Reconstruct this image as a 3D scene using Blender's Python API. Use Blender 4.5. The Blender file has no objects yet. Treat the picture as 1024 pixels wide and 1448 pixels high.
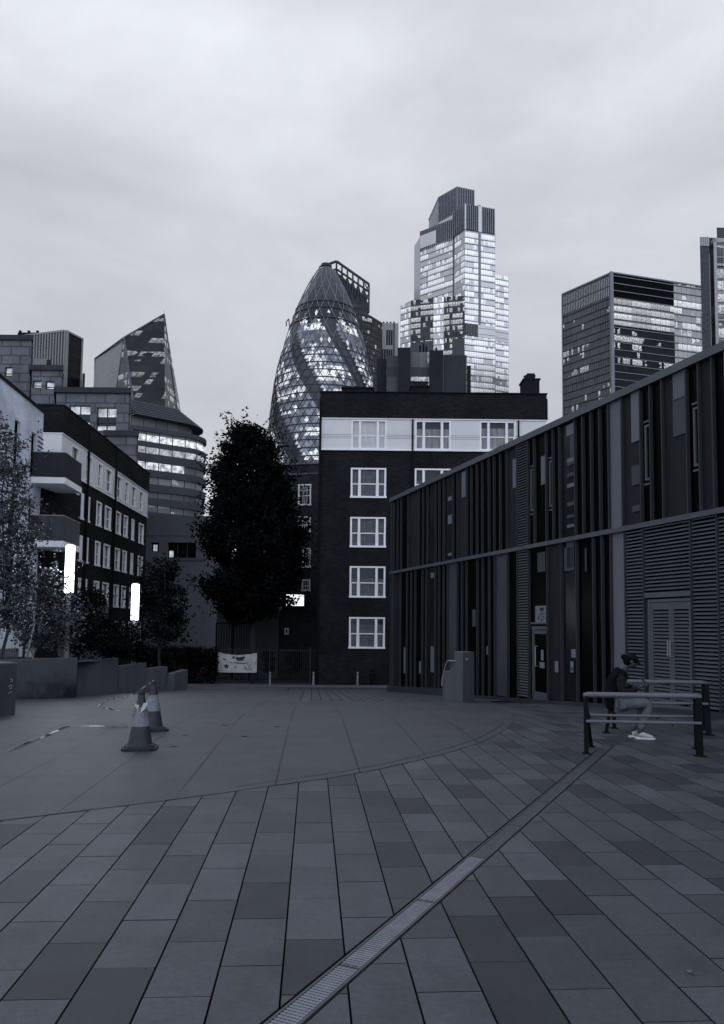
import bpy, math, random
from mathutils import Vector, Matrix
random.seed(7)
R = math.radians
col = bpy.context.scene.collection
scn = bpy.context.scene

# ------------------------------------------------------------------ camera
F, CX, CY, W0, H0 = 1100.0, 512.0, 804.0, 1024.0, 1448.0
YAW, PIT, ROL = R(3.6), R(4.2), 0.0105
CAM = Vector((0, 0, 1.625))
fwd = Vector((math.sin(YAW)*math.cos(PIT), math.cos(YAW)*math.cos(PIT), math.sin(PIT)))
rt0 = Vector((math.cos(YAW), -math.sin(YAW), 0))
up0 = rt0.cross(fwd)
rt = rt0*math.cos(ROL) + up0*math.sin(ROL)
up = up0*math.cos(ROL) - rt0*math.sin(ROL)
HF = Vector((math.sin(YAW), math.cos(YAW), 0))
cd = bpy.data.cameras.new('camera'); cam = bpy.data.objects.new('camera', cd); col.objects.link(cam)
cam.matrix_world = Matrix.Translation(CAM) @ Matrix((rt, up, -fwd)).transposed().to_4x4()
cd.sensor_fit = 'VERTICAL'; cd.sensor_height = 24; cd.lens = 24*F/H0
cd.shift_y = (CY-H0/2)/H0
cd.clip_start = .05; cd.clip_end = 6000
scn.camera = cam
scn.view_settings.view_transform = 'Standard'; scn.view_settings.look = 'None'
scn.view_settings.exposure = 0; scn.view_settings.gamma = 1

def ray(px, py):
    return (fwd*F + rt*(px-CX) - up*(py-CY)).normalized()
def at(px, py, d):                       # point on the sight line at forward distance d (survey helper)
    r = ray(px, py); return CAM + r*(d/r.dot(HF))
def atz(px, py, z):
    r = ray(px, py); return CAM + r*((z-CAM.z)/r.z)
def gz(y):                               # the square is level, then falls gently towards the road
    if y < 12: return 0.0
    if y < 16: return -.061*(y-12)**2/8
    if y < 46: return -.061*(y-14)
    return -.061*32
def gpt(px, py):
    r = ray(px, py); t = 1.0
    lo, hi = .5, 90
    for _ in range(60):
        m = (lo+hi)/2; p = CAM+r*(m/r.dot(HF))
        if p.z > gz(p.y): lo = m
        else: hi = m
    return CAM+r*(lo/r.dot(HF))
def gpd(px, d):                          # ground point below pixel column px at distance d
    p = at(px, 885, d); return Vector((p.x, p.y, gz(p.y)))

# ------------------------------------------------------------------ materials
def T(v, a=1):
    return (v*.875, v*.965, v*1.18, a)
class NT:
    def __init__(s, name):
        s.m = bpy.data.materials.new(name); s.m.use_nodes = True
        s.t = s.m.node_tree; s.n = s.t.nodes; s.b = s.n['Principled BSDF']
        s.b.inputs['Specular IOR Level'].default_value = .3; s.b.inputs['Specular Tint'].default_value = (.84, .95, 1.2, 1)
    def new(s, ty, **k):
        n = s.n.new(ty)
        for a, v in k.items(): setattr(n, a, v)
        return n
    def link(s, a, b): s.t.links.new(a, b)
    def setv(s, sock, v):
        if hasattr(v, 'is_output') or isinstance(v, bpy.types.NodeSocket): s.link(v, sock)
        else: sock.default_value = v
    def math(s, op, a, b=0.0, c=0.0, clamp=False):
        n = s.new('ShaderNodeMath', operation=op, use_clamp=clamp)
        s.setv(n.inputs[0], a); s.setv(n.inputs[1], b); s.setv(n.inputs[2], c)
        return n.outputs[0]
    def noise(s, vec, scale, detail=4, rough=.55):
        n = s.new('ShaderNodeTexNoise'); n.inputs['Scale'].default_value = scale
        n.inputs['Detail'].default_value = detail; n.inputs['Roughness'].default_value = rough
        if vec is not None: s.link(vec, n.inputs['Vector'])
        return n.outputs['Fac']
    def maprange(s, v, a, b, c, d):
        n = s.new('ShaderNodeMapRange'); s.setv(n.inputs[0], v)
        for i, x in enumerate((a, b, c, d)): s.setv(n.inputs[i+1], x)
        return n.outputs[0]
    def obj(s): return s.new('ShaderNodeTexCoord').outputs['Object']
    def geo(s): return s.new('ShaderNodeNewGeometry').outputs['Position']
    def uv(s): return s.new('ShaderNodeTexCoord').outputs['UV']
    def tint(s, v, mild=False):
        n = s.new('ShaderNodeCombineColor')
        for i, k in enumerate((.94, .98, 1.06) if mild else (.875, .965, 1.18)): s.link(s.math('MULTIPLY', v, k), n.inputs[i])
        return n.outputs[0]
    def bump(s, h, strength=.3, dist=.01):
        n = s.new('ShaderNodeBump'); n.inputs['Strength'].default_value = strength
        n.inputs['Distance'].default_value = dist; s.link(h, n.inputs['Height'])
        s.link(n.outputs[0], s.b.inputs['Normal'])

def mat(name, v, rough=.75, var=.18, scale=3.0, fine=60., metal=0., bump=0., spec=.3, attr=False, streak=False):
    t = NT(name); g = t.geo()
    if streak:
        mp = t.new('ShaderNodeMapping'); mp.inputs['Scale'].default_value = (1, 1, .12)
        t.link(g, mp.inputs['Vector']); big = t.noise(mp.outputs[0], scale, 5)
    else: big = t.noise(g, scale, 5)
    fn = t.noise(g, fine, 3)
    k = t.math('ADD', t.maprange(big, .3, .7, 1-var, 1+var), t.maprange(fn, .3, .7, -var*.5, var*.5))
    val = t.math('MULTIPLY', k, v)
    if attr:
        a = t.new('ShaderNodeAttribute', attribute_name='tone')
        val = t.math('MULTIPLY', val, t.new('ShaderNodeSeparateColor').outputs[0]) if False else t.math('MULTIPLY', val, a.outputs['Fac'])
    t.link(t.tint(val, v > .2), t.b.inputs['Base Color'])
    t.b.inputs['Roughness'].default_value = rough; t.b.inputs['Metallic'].default_value = metal
    t.b.inputs['Specular IOR Level'].default_value = spec
    if bump: t.bump(fn, bump, .004)
    return t.m

def brick_mat(name, v, mortar, bw=.225, bh=.075, var=.3):
    t = NT(name); uv = t.uv()
    b = t.new('ShaderNodeTexBrick'); t.link(uv, b.inputs['Vector'])
    b.inputs['Scale'].default_value = 1; b.inputs['Brick Width'].default_value = bw
    b.inputs['Row Height'].default_value = bh; b.inputs['Mortar Size'].default_value = bh*.09
    b.inputs['Mortar Smooth'].default_value = .3
    b.inputs['Color1'].default_value = (v*(1-var),)*3+(1,); b.inputs['Color2'].default_value = (v*(1+var),)*3+(1,)
    b.inputs['Mortar'].default_value = (mortar,)*3+(1,)
    bw_ = t.new('ShaderNodeRGBToBW'); t.link(b.outputs['Color'], bw_.inputs[0])
    big = t.noise(uv, .5, 6, .65)
    val = t.math('MULTIPLY', bw_.outputs[0], t.maprange(big, .3, .7, .7, 1.35))
    t.link(t.tint(val), t.b.inputs['Base Color']); t.b.inputs['Roughness'].default_value = .9
    t.b.inputs['Specular IOR Level'].default_value = .04
    return t.m

def tower_mat(name, fh, cw, glass, var, line, lit, litv, floorw=.16, mullw=.08, zlo=-1e9, zhi=1e9, rough=.2, metal=0., crowd=.12, mull_t=None):
    """curtain wall: UV in metres; storeys fh, bays cw; some storeys and bays have their lights on"""
    t = NT(name); uv = t.uv()
    sp = t.new('ShaderNodeSeparateXYZ'); t.link(uv, sp.inputs[0]); U, V = sp.outputs[0], sp.outputs[1]
    fu = t.math('DIVIDE', U, cw); fv = t.math('DIVIDE', V, fh)
    cu, cv = t.math('FLOOR', fu), t.math('FLOOR', fv)
    ru, rv = t.math('SUBTRACT', fu, cu), t.math('SUBTRACT', fv, cv)
    def wn(a, b):
        c = t.new('ShaderNodeCombineXYZ'); t.setv(c.inputs[0], a); t.setv(c.inputs[1], b)
        w = t.new('ShaderNodeTexWhiteNoise', noise_dimensions='3D'); t.link(c.outputs[0], w.inputs['Vector']); return w.outputs['Value']
    cell = wn(cu, cv)
    grp = wn(t.math('FLOOR', t.math('DIVIDE', U, cw*4)), cv)
    flo = wn(3.3, cv)
    c2 = t.new('ShaderNodeCombineXYZ'); t.link(t.math('MULTIPLY', U, .05), c2.inputs[0]); t.link(t.math('MULTIPLY', V, .09), c2.inputs[1])
    reg = t.maprange(t.noise(c2.outputs[0], 1.0, 2), .35, .65, 0, 1)
    score = t.math('ADD', t.math('ADD', t.math('MULTIPLY', cell, .25), t.math('MULTIPLY', grp, .3)),
                   t.math('ADD', t.math('MULTIPLY', flo, .25), t.math('MULTIPLY', reg, .2)))
    on = t.math('GREATER_THAN', score, 1-lit)
    inside = t.math('MULTIPLY', t.math('GREATER_THAN', rv, floorw+.12), t.math('MULTIPLY', on, 1.0))
    on = t.math('MULTIPLY', inside, t.math('MULTIPLY', t.math('GREATER_THAN', V, zlo), t.math('LESS_THAN', V, zhi)))
    isl = t.math('LESS_THAN', rv, floorw)
    ism = t.math('LESS_THAN', ru, mullw)
    fr = t.math('MAXIMUM', isl, ism)
    n3 = t.noise(uv, 1.3, 3, .8)
    gv = t.math('MULTIPLY', t.maprange(t.math('ADD', t.math('MULTIPLY', cell, .5), t.math('MULTIPLY', reg, .5)), 0, 1, 1-var, 1+var), glass)
    lv = line if mull_t is None else None
    base = t.math('ADD', t.math('MULTIPLY', gv, t.math('SUBTRACT', 1.0, fr)), t.math('MULTIPLY', fr, line))
    t.link(t.tint(base, True), t.b.inputs['Base Color'])
    em = t.math('MULTIPLY', t.math('MULTIPLY', on, t.math('SUBTRACT', 1.0, ism)), t.maprange(n3, .38, .62, crowd*litv, litv*1.15))
    em = t.math('MULTIPLY', em, t.maprange(rv, floorw, 1.0, .55, 1.1))
    em = t.math('MULTIPLY', em, t.maprange(grp, 0, 1, .5, 1.1))
    t.b.inputs['Emission Color'].default_value = (.93, .965, 1.02, 1); t.b.inputs['Specular IOR Level'].default_value = .12; t.link(em, t.b.inputs['Emission Strength'])
    t.b.inputs['Roughness'].default_value = rough; t.b.inputs['Metallic'].default_value = metal
    return t.m

def emit(name, v, strength):
    t = NT(name); t.b.inputs['Base Color'].default_value = T(v)
    t.b.inputs['Emission Color'].default_value = (.93, .97, 1.0, 1); t.b.inputs['Emission Strength'].default_value = strength
    return t.m

# ------------------------------------------------------------------ mesh builder
class MB:
    def __init__(s): s.v = []; s.f = []; s.uv = []; s.tone = []
    def face(s, pts, uvs=None, tone=1.0):
        i = len(s.v); s.v += [tuple(p) for p in pts]; s.f.append(tuple(range(i, i+len(pts))))
        s.uv += list(uvs) if uvs else [(p[0]+p[1], p[2]) for p in pts]; s.tone.append(tone)
    def hexa(s, b, t, tone=1.0):           # b, t: four bottom and four top points, counter-clockwise from above
        n = len(b)
        s.face(t, tone=tone); s.face(b[::-1], tone=tone)
        for i in range(n): s.face([b[i], b[(i+1) % n], t[(i+1) % n], t[i]], tone=tone)
    def box(s, c, sx, sy, sz, rz=0, tone=1.0):   # c = centre of the base
        cs, sn = math.cos(rz), math.sin(rz)
        def p(x, y, z): return (c[0]+x*cs-y*sn, c[1]+x*sn+y*cs, c[2]+z)
        q = [(-sx/2, -sy/2), (sx/2, -sy/2), (sx/2, sy/2), (-sx/2, sy/2)]
        s.hexa([p(x, y, 0) for x, y in q], [p(x, y, sz) for x, y in q], tone)
    def prism(s, poly, z0, z1, tone=1.0):        # vertical walls over a plan polygon, UV in metres
        n = len(poly); u = 0
        z0s = z0 if isinstance(z0, (list, tuple)) else [z0]*n
        z1s = z1 if isinstance(z1, (list, tuple)) else [z1]*n
        area = sum(poly[i][0]*poly[(i+1) % n][1]-poly[(i+1) % n][0]*poly[i][1] for i in range(n))
        if area < 0: poly = poly[::-1]; z0s = list(z0s)[::-1]; z1s = list(z1s)[::-1]
        for i in range(n):
            a, b = poly[i], poly[(i+1) % n]; j = (i+1) % n
            L = math.hypot(b[0]-a[0], b[1]-a[1])
            s.face([(a[0], a[1], z0s[i]), (b[0], b[1], z0s[j]), (b[0], b[1], z1s[j]), (a[0], a[1], z1s[i])],
                   [(u, z0s[i]), (u+L, z0s[j]), (u+L, z1s[j]), (u, z1s[i])], tone)
            u += L
        s.face([(p[0], p[1], z1s[i]) for i, p in enumerate(poly)], [(p[0]*.01, -50) for p in poly], tone)
        s.face([(p[0], p[1], z0s[i]) for i, p in enumerate(poly)][::-1], [(p[0]*.01, -50) for p in poly], tone)
    def tube(s, pts, rad, n=8, tone=1.0, cap=True):
        pts = [Vector(p) for p in pts]
        rads = rad if isinstance(rad, (list, tuple)) else [rad]*len(pts)
        rings = []; i0 = len(s.v)
        prev = None
        for i, p in enumerate(pts):
            d = (pts[min(i+1, len(pts)-1)]-pts[max(i-1, 0)]).normalized()
            if prev is None:
                a = d.orthogonal().normalized()
            else:
                a = (prev-d*prev.dot(d)).normalized()
            prev = a; b = d.cross(a)
            rings.append([p+(a*math.cos(6.28318*k/n)+b*math.sin(6.28318*k/n))*rads[i] for k in range(n)])
        for i in range(len(rings)-1):
            for k in range(n):
                s.face([rings[i][k], rings[i][(k+1) % n], rings[i+1][(k+1) % n], rings[i+1][k]], tone=tone)
        if cap:
            s.face(rings[0][::-1], tone=tone); s.face(rings[-1], tone=tone)
    def lathe(s, prof, c, n=24, tone=1.0):       # prof: (r, z)
        for i in range(len(prof)-1):
            for k in range(n):
                a0, a1 = 6.283185*k/n, 6.283185*(k+1)/n
                (r0, z0), (r1, z1) = prof[i], prof[i+1]
                q = [(c[0]+r0*math.cos(a0), c[1]+r0*math.sin(a0), c[2]+z0), (c[0]+r0*math.cos(a1), c[1]+r0*math.sin(a1), c[2]+z0),
                     (c[0]+r1*math.cos(a1), c[1]+r1*math.sin(a1), c[2]+z1), (c[0]+r1*math.cos(a0), c[1]+r1*math.sin(a0), c[2]+z1)]
                if r0 < 1e-6: q = [q[0], q[2], q[3]]
                elif r1 < 1e-6: q = q[:3]
                s.face(q, tone=tone)
    def build(s, name, m, parent=None, smooth=False, bevel=0, weld=False):
        me = bpy.data.meshes.new(name); me.from_pydata(s.v, [], s.f)
        me.materials.append(m)
        ul = me.uv_layers.new(name='UVMap'); ul.data.foreach_set('uv', [c for p in s.uv for c in p])
        at_ = me.attributes.new('tone', 'FLOAT', 'FACE'); at_.data.foreach_set('value', s.tone)
        if weld or smooth or bevel:
            import bmesh
            bm = bmesh.new(); bm.from_mesh(me); bmesh.ops.remove_doubles(bm, verts=bm.verts, dist=.0004)
            bm.to_mesh(me); bm.free()
        if smooth:
            me.polygons.foreach_set('use_smooth', [True]*len(me.polygons))
        o = bpy.data.objects.new(name, me); col.objects.link(o)
        if parent is not None:
            o.parent = parent
            bpy_l = parent
            loc = Vector((0, 0, 0)); q = parent
            while q is not None: loc += q.location; q = q.parent
            if any(abs(x) > 1e-9 for x in loc) and not getattr(s, 'local', False):
                me.transform(Matrix.Translation(-loc))
        if bevel:
            b = o.modifiers.new('bevel', 'BEVEL'); b.width = bevel; b.segments = 2; b.limit_method = 'ANGLE'
        return o

def tag(o, label, cat, group=None, kind=None):
    if kind: o['kind'] = kind
    if label: o['label'] = label
    if cat: o['category'] = cat
    if group: o['group'] = group
    return o
def thing(name, loc, label, cat, group=None):
    o = bpy.data.objects.new(name, None); o.empty_display_size = .3; col.objects.link(o); o.location = Vector(loc)
    return tag(o, label, cat, group)
def radial(p):
    v = Vector((p.x-CAM.x, p.y-CAM.y, 0)); return v.normalized()
def radbox(mb, f, u0, u1, z0, z1, dep, n0=0, uvw=True):
    """block whose flanks recede straight away from the square"""
    a, b = f.p(u0, z0, n0), f.p(u1, z0, n0)
    mb.prism([(a.x, a.y), (b.x, b.y), tuple((b+radial(b)*dep-f.u*dep*.04)[:2]), tuple((a+radial(a)*dep+f.u*dep*.04)[:2])], z0, z1)
def struct(o): o['kind'] = 'structure'; return o
def copy_tree(o, parent=None):
    c = o.copy(); col.objects.link(c); c.parent = parent
    for ch in [x for x in bpy.data.objects if x.parent == o]: copy_tree(ch, c)
    return c

class Fr:
    """a facade plane: u along the wall (left to right as seen from the camera), z up, n out towards the camera"""
    def __init__(s, A, B):
        s.o = Vector((A[0], A[1], 0)); s.u = Vector((B[0]-A[0], B[1]-A[1], 0)); s.L = s.u.length; s.u.normalize()
        s.n = Vector((s.u.y, -s.u.x, 0))
        if s.n.dot(CAM-s.o) < 0: s.n = -s.n
    def p(s, u, z, n=0): 
        q = s.o+s.u*u+s.n*n; return Vector((q.x, q.y, z))
    def pix(s, px, py, n=0):
        r = ray(px, py); o = s.o+s.n*n; t = (o-CAM).dot(s.n)/r.dot(s.n); q = CAM+r*t
        return (q-s.o).dot(s.u), q.z
    def U(s, px, py, n=0): return s.pix(px, py, n)[0]
    def box(s, mb, u0, u1, z0, z1, n0, n1, tone=1.0):
        b = [s.p(u0, z0, n1), s.p(u1, z0, n1), s.p(u1, z0, n0), s.p(u0, z0, n0)]
        t = [s.p(u0, z1, n1), s.p(u1, z1, n1), s.p(u1, z1, n0), s.p(u0, z1, n0)]
        UV = {}
        def fc(q, uv): mb.face(q, uv, tone)
        fc([b[0], b[1], t[1], t[0]], [(u0, z0), (u1, z0), (u1, z1), (u0, z1)])
        fc([b[2], b[3], t[3], t[2]], [(u1, z0), (u0, z0), (u0, z1), (u1, z1)])
        fc([b[1], b[2], t[2], t[1]], [(n1, z0), (n0, z0), (n0, z1), (n1, z1)])
        fc([b[3], b[0], t[0], t[3]], [(n0, z0), (n1, z0), (n1, z1), (n0, z1)])
        fc(t, [(u0, n1), (u1, n1), (u1, n0), (u0, n0)])
        fc(b[::-1], [(u0, n0), (u1, n0), (u1, n1), (u0, n1)])
    def quad(s, mb, u0, u1, z0, z1, n=0, tone=1.0):
        mb.face([s.p(u0, z0, n), s.p(u1, z0, n), s.p(u1, z1, n), s.p(u0, z1, n)], [(u0, z0), (u1, z0), (u1, z1), (u0, z1)], tone)
    def wall(s, mb, u0, u1, z0, z1, holes, depth=.14, n=0):
        us = sorted({u0, u1} | {min(max(h[i], u0), u1) for h in holes for i in (0, 1)})
        zs = sorted({z0, z1} | {min(max(h[i], z0), z1) for h in holes for i in (2, 3)})
        for a, b in zip(us, us[1:]):
            for c, d in zip(zs, zs[1:]):
                mu, mz = (a+b)/2, (c+d)/2
                if any(h[0] < mu < h[1] and h[2] < mz < h[3] for h in holes): continue
                s.quad(mb, a, b, c, d, n)
        for (a, b, c, d) in holes:
            if not (z0-1e-6 <= c and d <= z1+1e-6): continue
            for q in ([(a, c), (a, d)], [(b, d), (b, c)], [(a, d), (b, d)], [(b, c), (a, c)]):
                (ua, za), (ub, zb) = q
                mb.face([s.p(ua, za, n), s.p(ub, zb, n), s.p(ub, zb, n-depth), s.p(ua, za, n-depth)], [(ua, za), (ub, zb), (ub+depth, zb), (ua+depth, za)])
# ------------------------------------------------------------------ world and light
wd = bpy.data.worlds.new('World'); scn.world = wd; wd.use_nodes = True
nt = wd.node_tree; N = nt.nodes; Lk = nt.links.new
bg = N['Background']
sun_el, sun_rot = R(48), R(-30)
sky = N.new('ShaderNodeTexSky'); sky.sky_type = 'NISHITA'; sky.sun_disc = False
sky.sun_elevation = sun_el; sky.sun_rotation = sun_rot
bw = N.new('ShaderNodeRGBToBW'); Lk(sky.outputs[0], bw.inputs[0])
tc = N.new('ShaderNodeTexCoord'); sx = N.new('ShaderNodeSeparateXYZ'); Lk(tc.outputs['Generated'], sx.inputs[0])
mp = N.new('ShaderNodeMapping'); mp.inputs['Scale'].default_value = (1.0, 1.0, 2.3); mp.inputs['Location'].default_value = (.37, 1.3, .1)
mp.inputs['Rotation'].default_value = (0, R(-12), 0)
Lk(tc.outputs['Generated'], mp.inputs['Vector'])
def wnoise(sc, det, rg, dist=0):
    n = N.new('ShaderNodeTexNoise'); n.inputs['Scale'].default_value = sc; n.inputs['Detail'].default_value = det
    n.inputs['Roughness'].default_value = rg; n.inputs['Distortion'].default_value = dist; Lk(mp.outputs[0], n.inputs['Vector']); return n.outputs['Fac']
def wm(op, a, b):
    n = N.new('ShaderNodeMath'); n.operation = op
    for i, x in enumerate((a, b)):
        if isinstance(x, (int, float)): n.inputs[i].default_value = x
        else: Lk(x, n.inputs[i])
    return n.outputs[0]
n1 = wnoise(2.1, 7, .5, .35); n2 = wnoise(6.5, 8, .6, .6)
cl = wm('ADD', wm('MULTIPLY', wm('SUBTRACT', n1, .5), 1.0), wm('MULTIPLY', wm('SUBTRACT', n2, .5), .24))
ramp = N.new('ShaderNodeValToRGB'); Lk(sx.outputs[2], ramp.inputs[0])
els = ramp.color_ramp.elements
stops = [(0.0, .60), (.22, .60), (.34, .545), (.48, .58), (.62, .73), (.72, .62), (.82, .42), (1.0, .36)]
els[0].position, els[0].color = stops[0][0], (stops[0][1],)*3+(1,)
els[1].position, els[1].color = stops[-1][0], (stops[-1][1],)*3+(1,)
for p, v in stops[1:-1]:
    e = els.new(p); e.color = (v, v, v, 1)
mr = N.new('ShaderNodeMapRange'); mr.interpolation_type = 'SMOOTHSTEP'; Lk(sx.outputs[1], mr.inputs[0])
for i_, x_ in enumerate((-.75, .15, 2.2, 1.0)): mr.inputs[i_+1].default_value = x_
back = wm('MULTIPLY', ramp.outputs[0], mr.outputs[0])
tot = wm('MULTIPLY', back, wm('ADD', cl, 1.0))
cc = N.new('ShaderNodeCombineColor')
skyv = wm('ADD', wm('MULTIPLY', bw.outputs[0], .06), wm('MULTIPLY', tot, 10.0))
for i, k in enumerate((.945, .975, 1.06)): Lk(wm('MULTIPLY', skyv, k), cc.inputs[i])
Lk(cc.outputs[0], bg.inputs[0]); bg.inputs[1].default_value = .1

sl = bpy.data.lights.new('sun', 'SUN'); sl.energy = .4; sl.angle = R(25); sl.color = (.95, .98, 1.0)
so = bpy.data.objects.new('sun', sl); col.objects.link(so)
dv = Vector((math.sin(sun_rot)*math.cos(sun_el), math.cos(sun_rot)*math.cos(sun_el), math.sin(sun_el)))
so.rotation_euler = dv.to_track_quat('Z', 'Y').to_euler(); so.location = (0, 0, 60)

# ------------------------------------------------------------------ materials
M = {}
M['brick'] = brick_mat('dark_brick', .0135, .021)
M['brick2'] = brick_mat('brown_brick', .035, .045)
M['lbrick'] = brick_mat('pale_brick', .56, .34, var=.07)
M['stone'] = brick_mat('stone_cladding', .13, .07, bw=2.0, bh=1.0, var=.12)
M['clad'] = mat('white_cladding', .62, .6, .05, .8)
M['paint'] = mat('white_paint', .78, .5, .06, 2.)
M['frame'] = mat('dark_metal', .036, .5, .12, 1.5, metal=0, spec=.18)
M['frame_l'] = mat('coping_metal', .08, .45, .12, 1.5, spec=.3)
M['louvre'] = mat('louvre_metal', .09, .5, .1, 1.5, spec=.2)
M['panel'] = mat('grey_panel', .017, .6, .3, 1., spec=.12, streak=True)
M['panel_l'] = mat('pale_panel', .12, .6, .14, .8, streak=True)
M['panel_m'] = mat('mid_panel', .05, .6, .15, 1.)
M['glassd'] = mat('dark_glass', .002, .3, .3, 2., spec=.03)
M['glassw'] = mat('window_glass', .018, .12, .3, 2., spec=.3)
M['glassg'] = mat('grey_glass', .012, .25, .4, 2., spec=.12)
M['curtain'] = mat('net_curtain', .22, .9, .35, 6., 30., streak=True)
M['concrete'] = mat('cast_concrete', .085, .85, .22, 1.2, 90., bump=.2, streak=True)
M['concrete_d'] = mat('stained_concrete', .045, .85, .35, 1.4, 90., bump=.2)
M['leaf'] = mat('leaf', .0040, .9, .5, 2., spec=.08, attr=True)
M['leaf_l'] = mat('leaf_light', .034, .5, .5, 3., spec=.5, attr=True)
M['bark'] = mat('bark', .03, .9, .4, 6., bump=.5)
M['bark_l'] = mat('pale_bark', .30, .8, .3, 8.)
M['black'] = mat('black_iron', .006, .6, .2, 3., spec=.08)
M['roof'] = mat('dark_roof', .02, .9, .3, 2.)
M['wall_d'] = mat('dark_render', .075, .9, .16, .35, 20., streak=True)
M['steel'] = mat('galvanised_steel', .30, .4, .15, 8., metal=.3)
M['rubber'] = mat('rubber', .016, .7, .3, 8.)
M['cone'] = mat('cone_plastic', .030, .5, .15, 9.)
M['cone_w'] = mat('reflective_sleeve', .17, .45, .22, 14.)
M['tape'] = mat('barrier_tape_film', .42, .35, .1, 9.)
M['tape_d'] = mat('barrier_tape_print', .05, .4, .1, 9.)
M['wood'] = mat('bench_rail_metal', .10, .4, .12, 4., spec=.6)
M['skin'] = mat('skin', .055, .6, .1, 20.)  # tone lowered, the shadow on the face is put into the colour
M['coat'] = mat('coat_fabric', .006, .95, .3, 14., spec=.05)
M['sleeve'] = mat('sleeve_fabric', .014, .95, .25, 14., spec=.1)
M['trouser'] = mat('trouser_fabric', .11, .95, .25, 12.)
M['white'] = mat('white_leather', .42, .5, .05, 20.)
M['lamp'] = emit('lamp_diffuser', .8, 5.0)
M['sign'] = emit('lit_sign_face', .8, 1.3)
M['ink'] = mat('print_ink', .03, .7, .1, 10.)
M['banner'] = mat('banner_cloth', .5, .85, .16, 4.)
M['asphalt'] = mat('asphalt', .05, .95, .25, 1.5, 60.)
M['ground'] = mat('ground_base', .004, .95, .2, 2., 50.)

def paver_mat(name, v, scale_joint=None):
    t = NT(name); g = t.geo()
    a = t.new('ShaderNodeAttribute', attribute_name='tone')
    big = t.noise(g, .28, 4); mid = t.noise(g, 2.2, 6, .65); fin = t.noise(g, 55, 5, .8); gr = t.noise(g, 260, 2, .6)
    val = t.math('MULTIPLY', a.outputs['Fac'], v)
    val = t.math('MULTIPLY', val, t.maprange(big, .35, .65, .90, 1.10))
    val = t.math('MULTIPLY', val, t.maprange(mid, .3, .7, .74, 1.24))
    val = t.math('MULTIPLY', val, t.maprange(fin, .3, .7, .86, 1.14))
    val = t.math('MULTIPLY', val, t.maprange(gr, .3, .7, .70, 1.30))
    g18 = t.noise(g, 24, 6, .85); val = t.math('MULTIPLY', val, t.maprange(g18, .3, .7, .72, 1.28))
    st_n = t.noise(g, 1.1, 5, .7); val = t.math('MULTIPLY', val, t.maprange(st_n, .53, .66, 1.0, .74))
    vo = t.new('ShaderNodeTexVoronoi'); vo.inputs['Scale'].default_value = 1.1; t.link(g, vo.inputs['Vector'])
    spot = t.maprange(vo.outputs['Distance'], .02, .032, .45, 1.0)
    val = t.math('MULTIPLY', val, spot)
    if scale_joint:
        sp = t.new('ShaderNodeSeparateXYZ'); t.link(g, sp.inputs[0])
        w, l, x0, y0 = scale_joint
        def jl(axis, per, off, wid, nz):
            f = t.math('FRACT', t.math('DIVIDE', t.math('SUBTRACT', sp.outputs[axis], off), per))
            d = t.math('MULTIPLY', t.math('ABSOLUTE', t.math('SUBTRACT', f, .5)), per)   # distance from the joint at f=.5
            near = t.math('LESS_THAN', d, wid)
            mp = t.new('ShaderNodeMapping'); mp.inputs['Scale'].default_value = nz; t.link(g, mp.inputs['Vector'])
            k = t.maprange(t.noise(mp.outputs[0], 1.0, 3), .38, .52, .3, 1.0)
            return t.math('MULTIPLY', near, k)
        j = t.math('MAXIMUM', jl(0, w, x0, .012, (3, .35, 1)), t.math('MULTIPLY', jl(1, l, y0, .014, (.6, 3, 1)), .6))
        val = t.math('MULTIPLY', val, t.math('SUBTRACT', 1.0, t.math('MULTIPLY', j, .9)))
    t.link(t.tint(val), t.b.inputs['Base Color']); t.b.inputs['Roughness'].default_value = .56
    t.b.inputs['Specular IOR Level'].default_value = .36
    t.bump(gr, .35, .004)
    return t.m
M['paver'] = paver_mat('granite_paver', .058)
M['slab'] = paver_mat('smooth_paving', .052, (.9, 1.5, .10, .3))
M['sett'] = paver_mat('small_setts', .064)
M['iron'] = mat('drain_metal', .13, .45, .2, 8., 120., spec=.5, attr=True)

# ------------------------------------------------------------------ ground
def ysteps(y0, y1):
    ys = [y0, y1]+[y for y in (12, 12.7, 13.4, 14.1, 14.8, 15.4, 16, 20, 25, 30, 35, 40, 46) if y0 < y < y1]
    return sorted(ys)
mb = MB()
yy = [-60, -10, 2, 8]+ysteps(12, 46)+[60, 150, 600, 2500]
xx = [-2500, -300, -60, -20, -5, 5, 20, 60, 300, 2500]
for a, b in zip(xx, xx[1:]):
    for c, d in zip(yy, yy[1:]):
        mb.face([(a, c, gz(c)-.03), (b, c, gz(c)-.03), (b, d, gz(d)-.03), (a, d, gz(d)-.03)])
struct(mb.build('ground', M['ground']))

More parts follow.
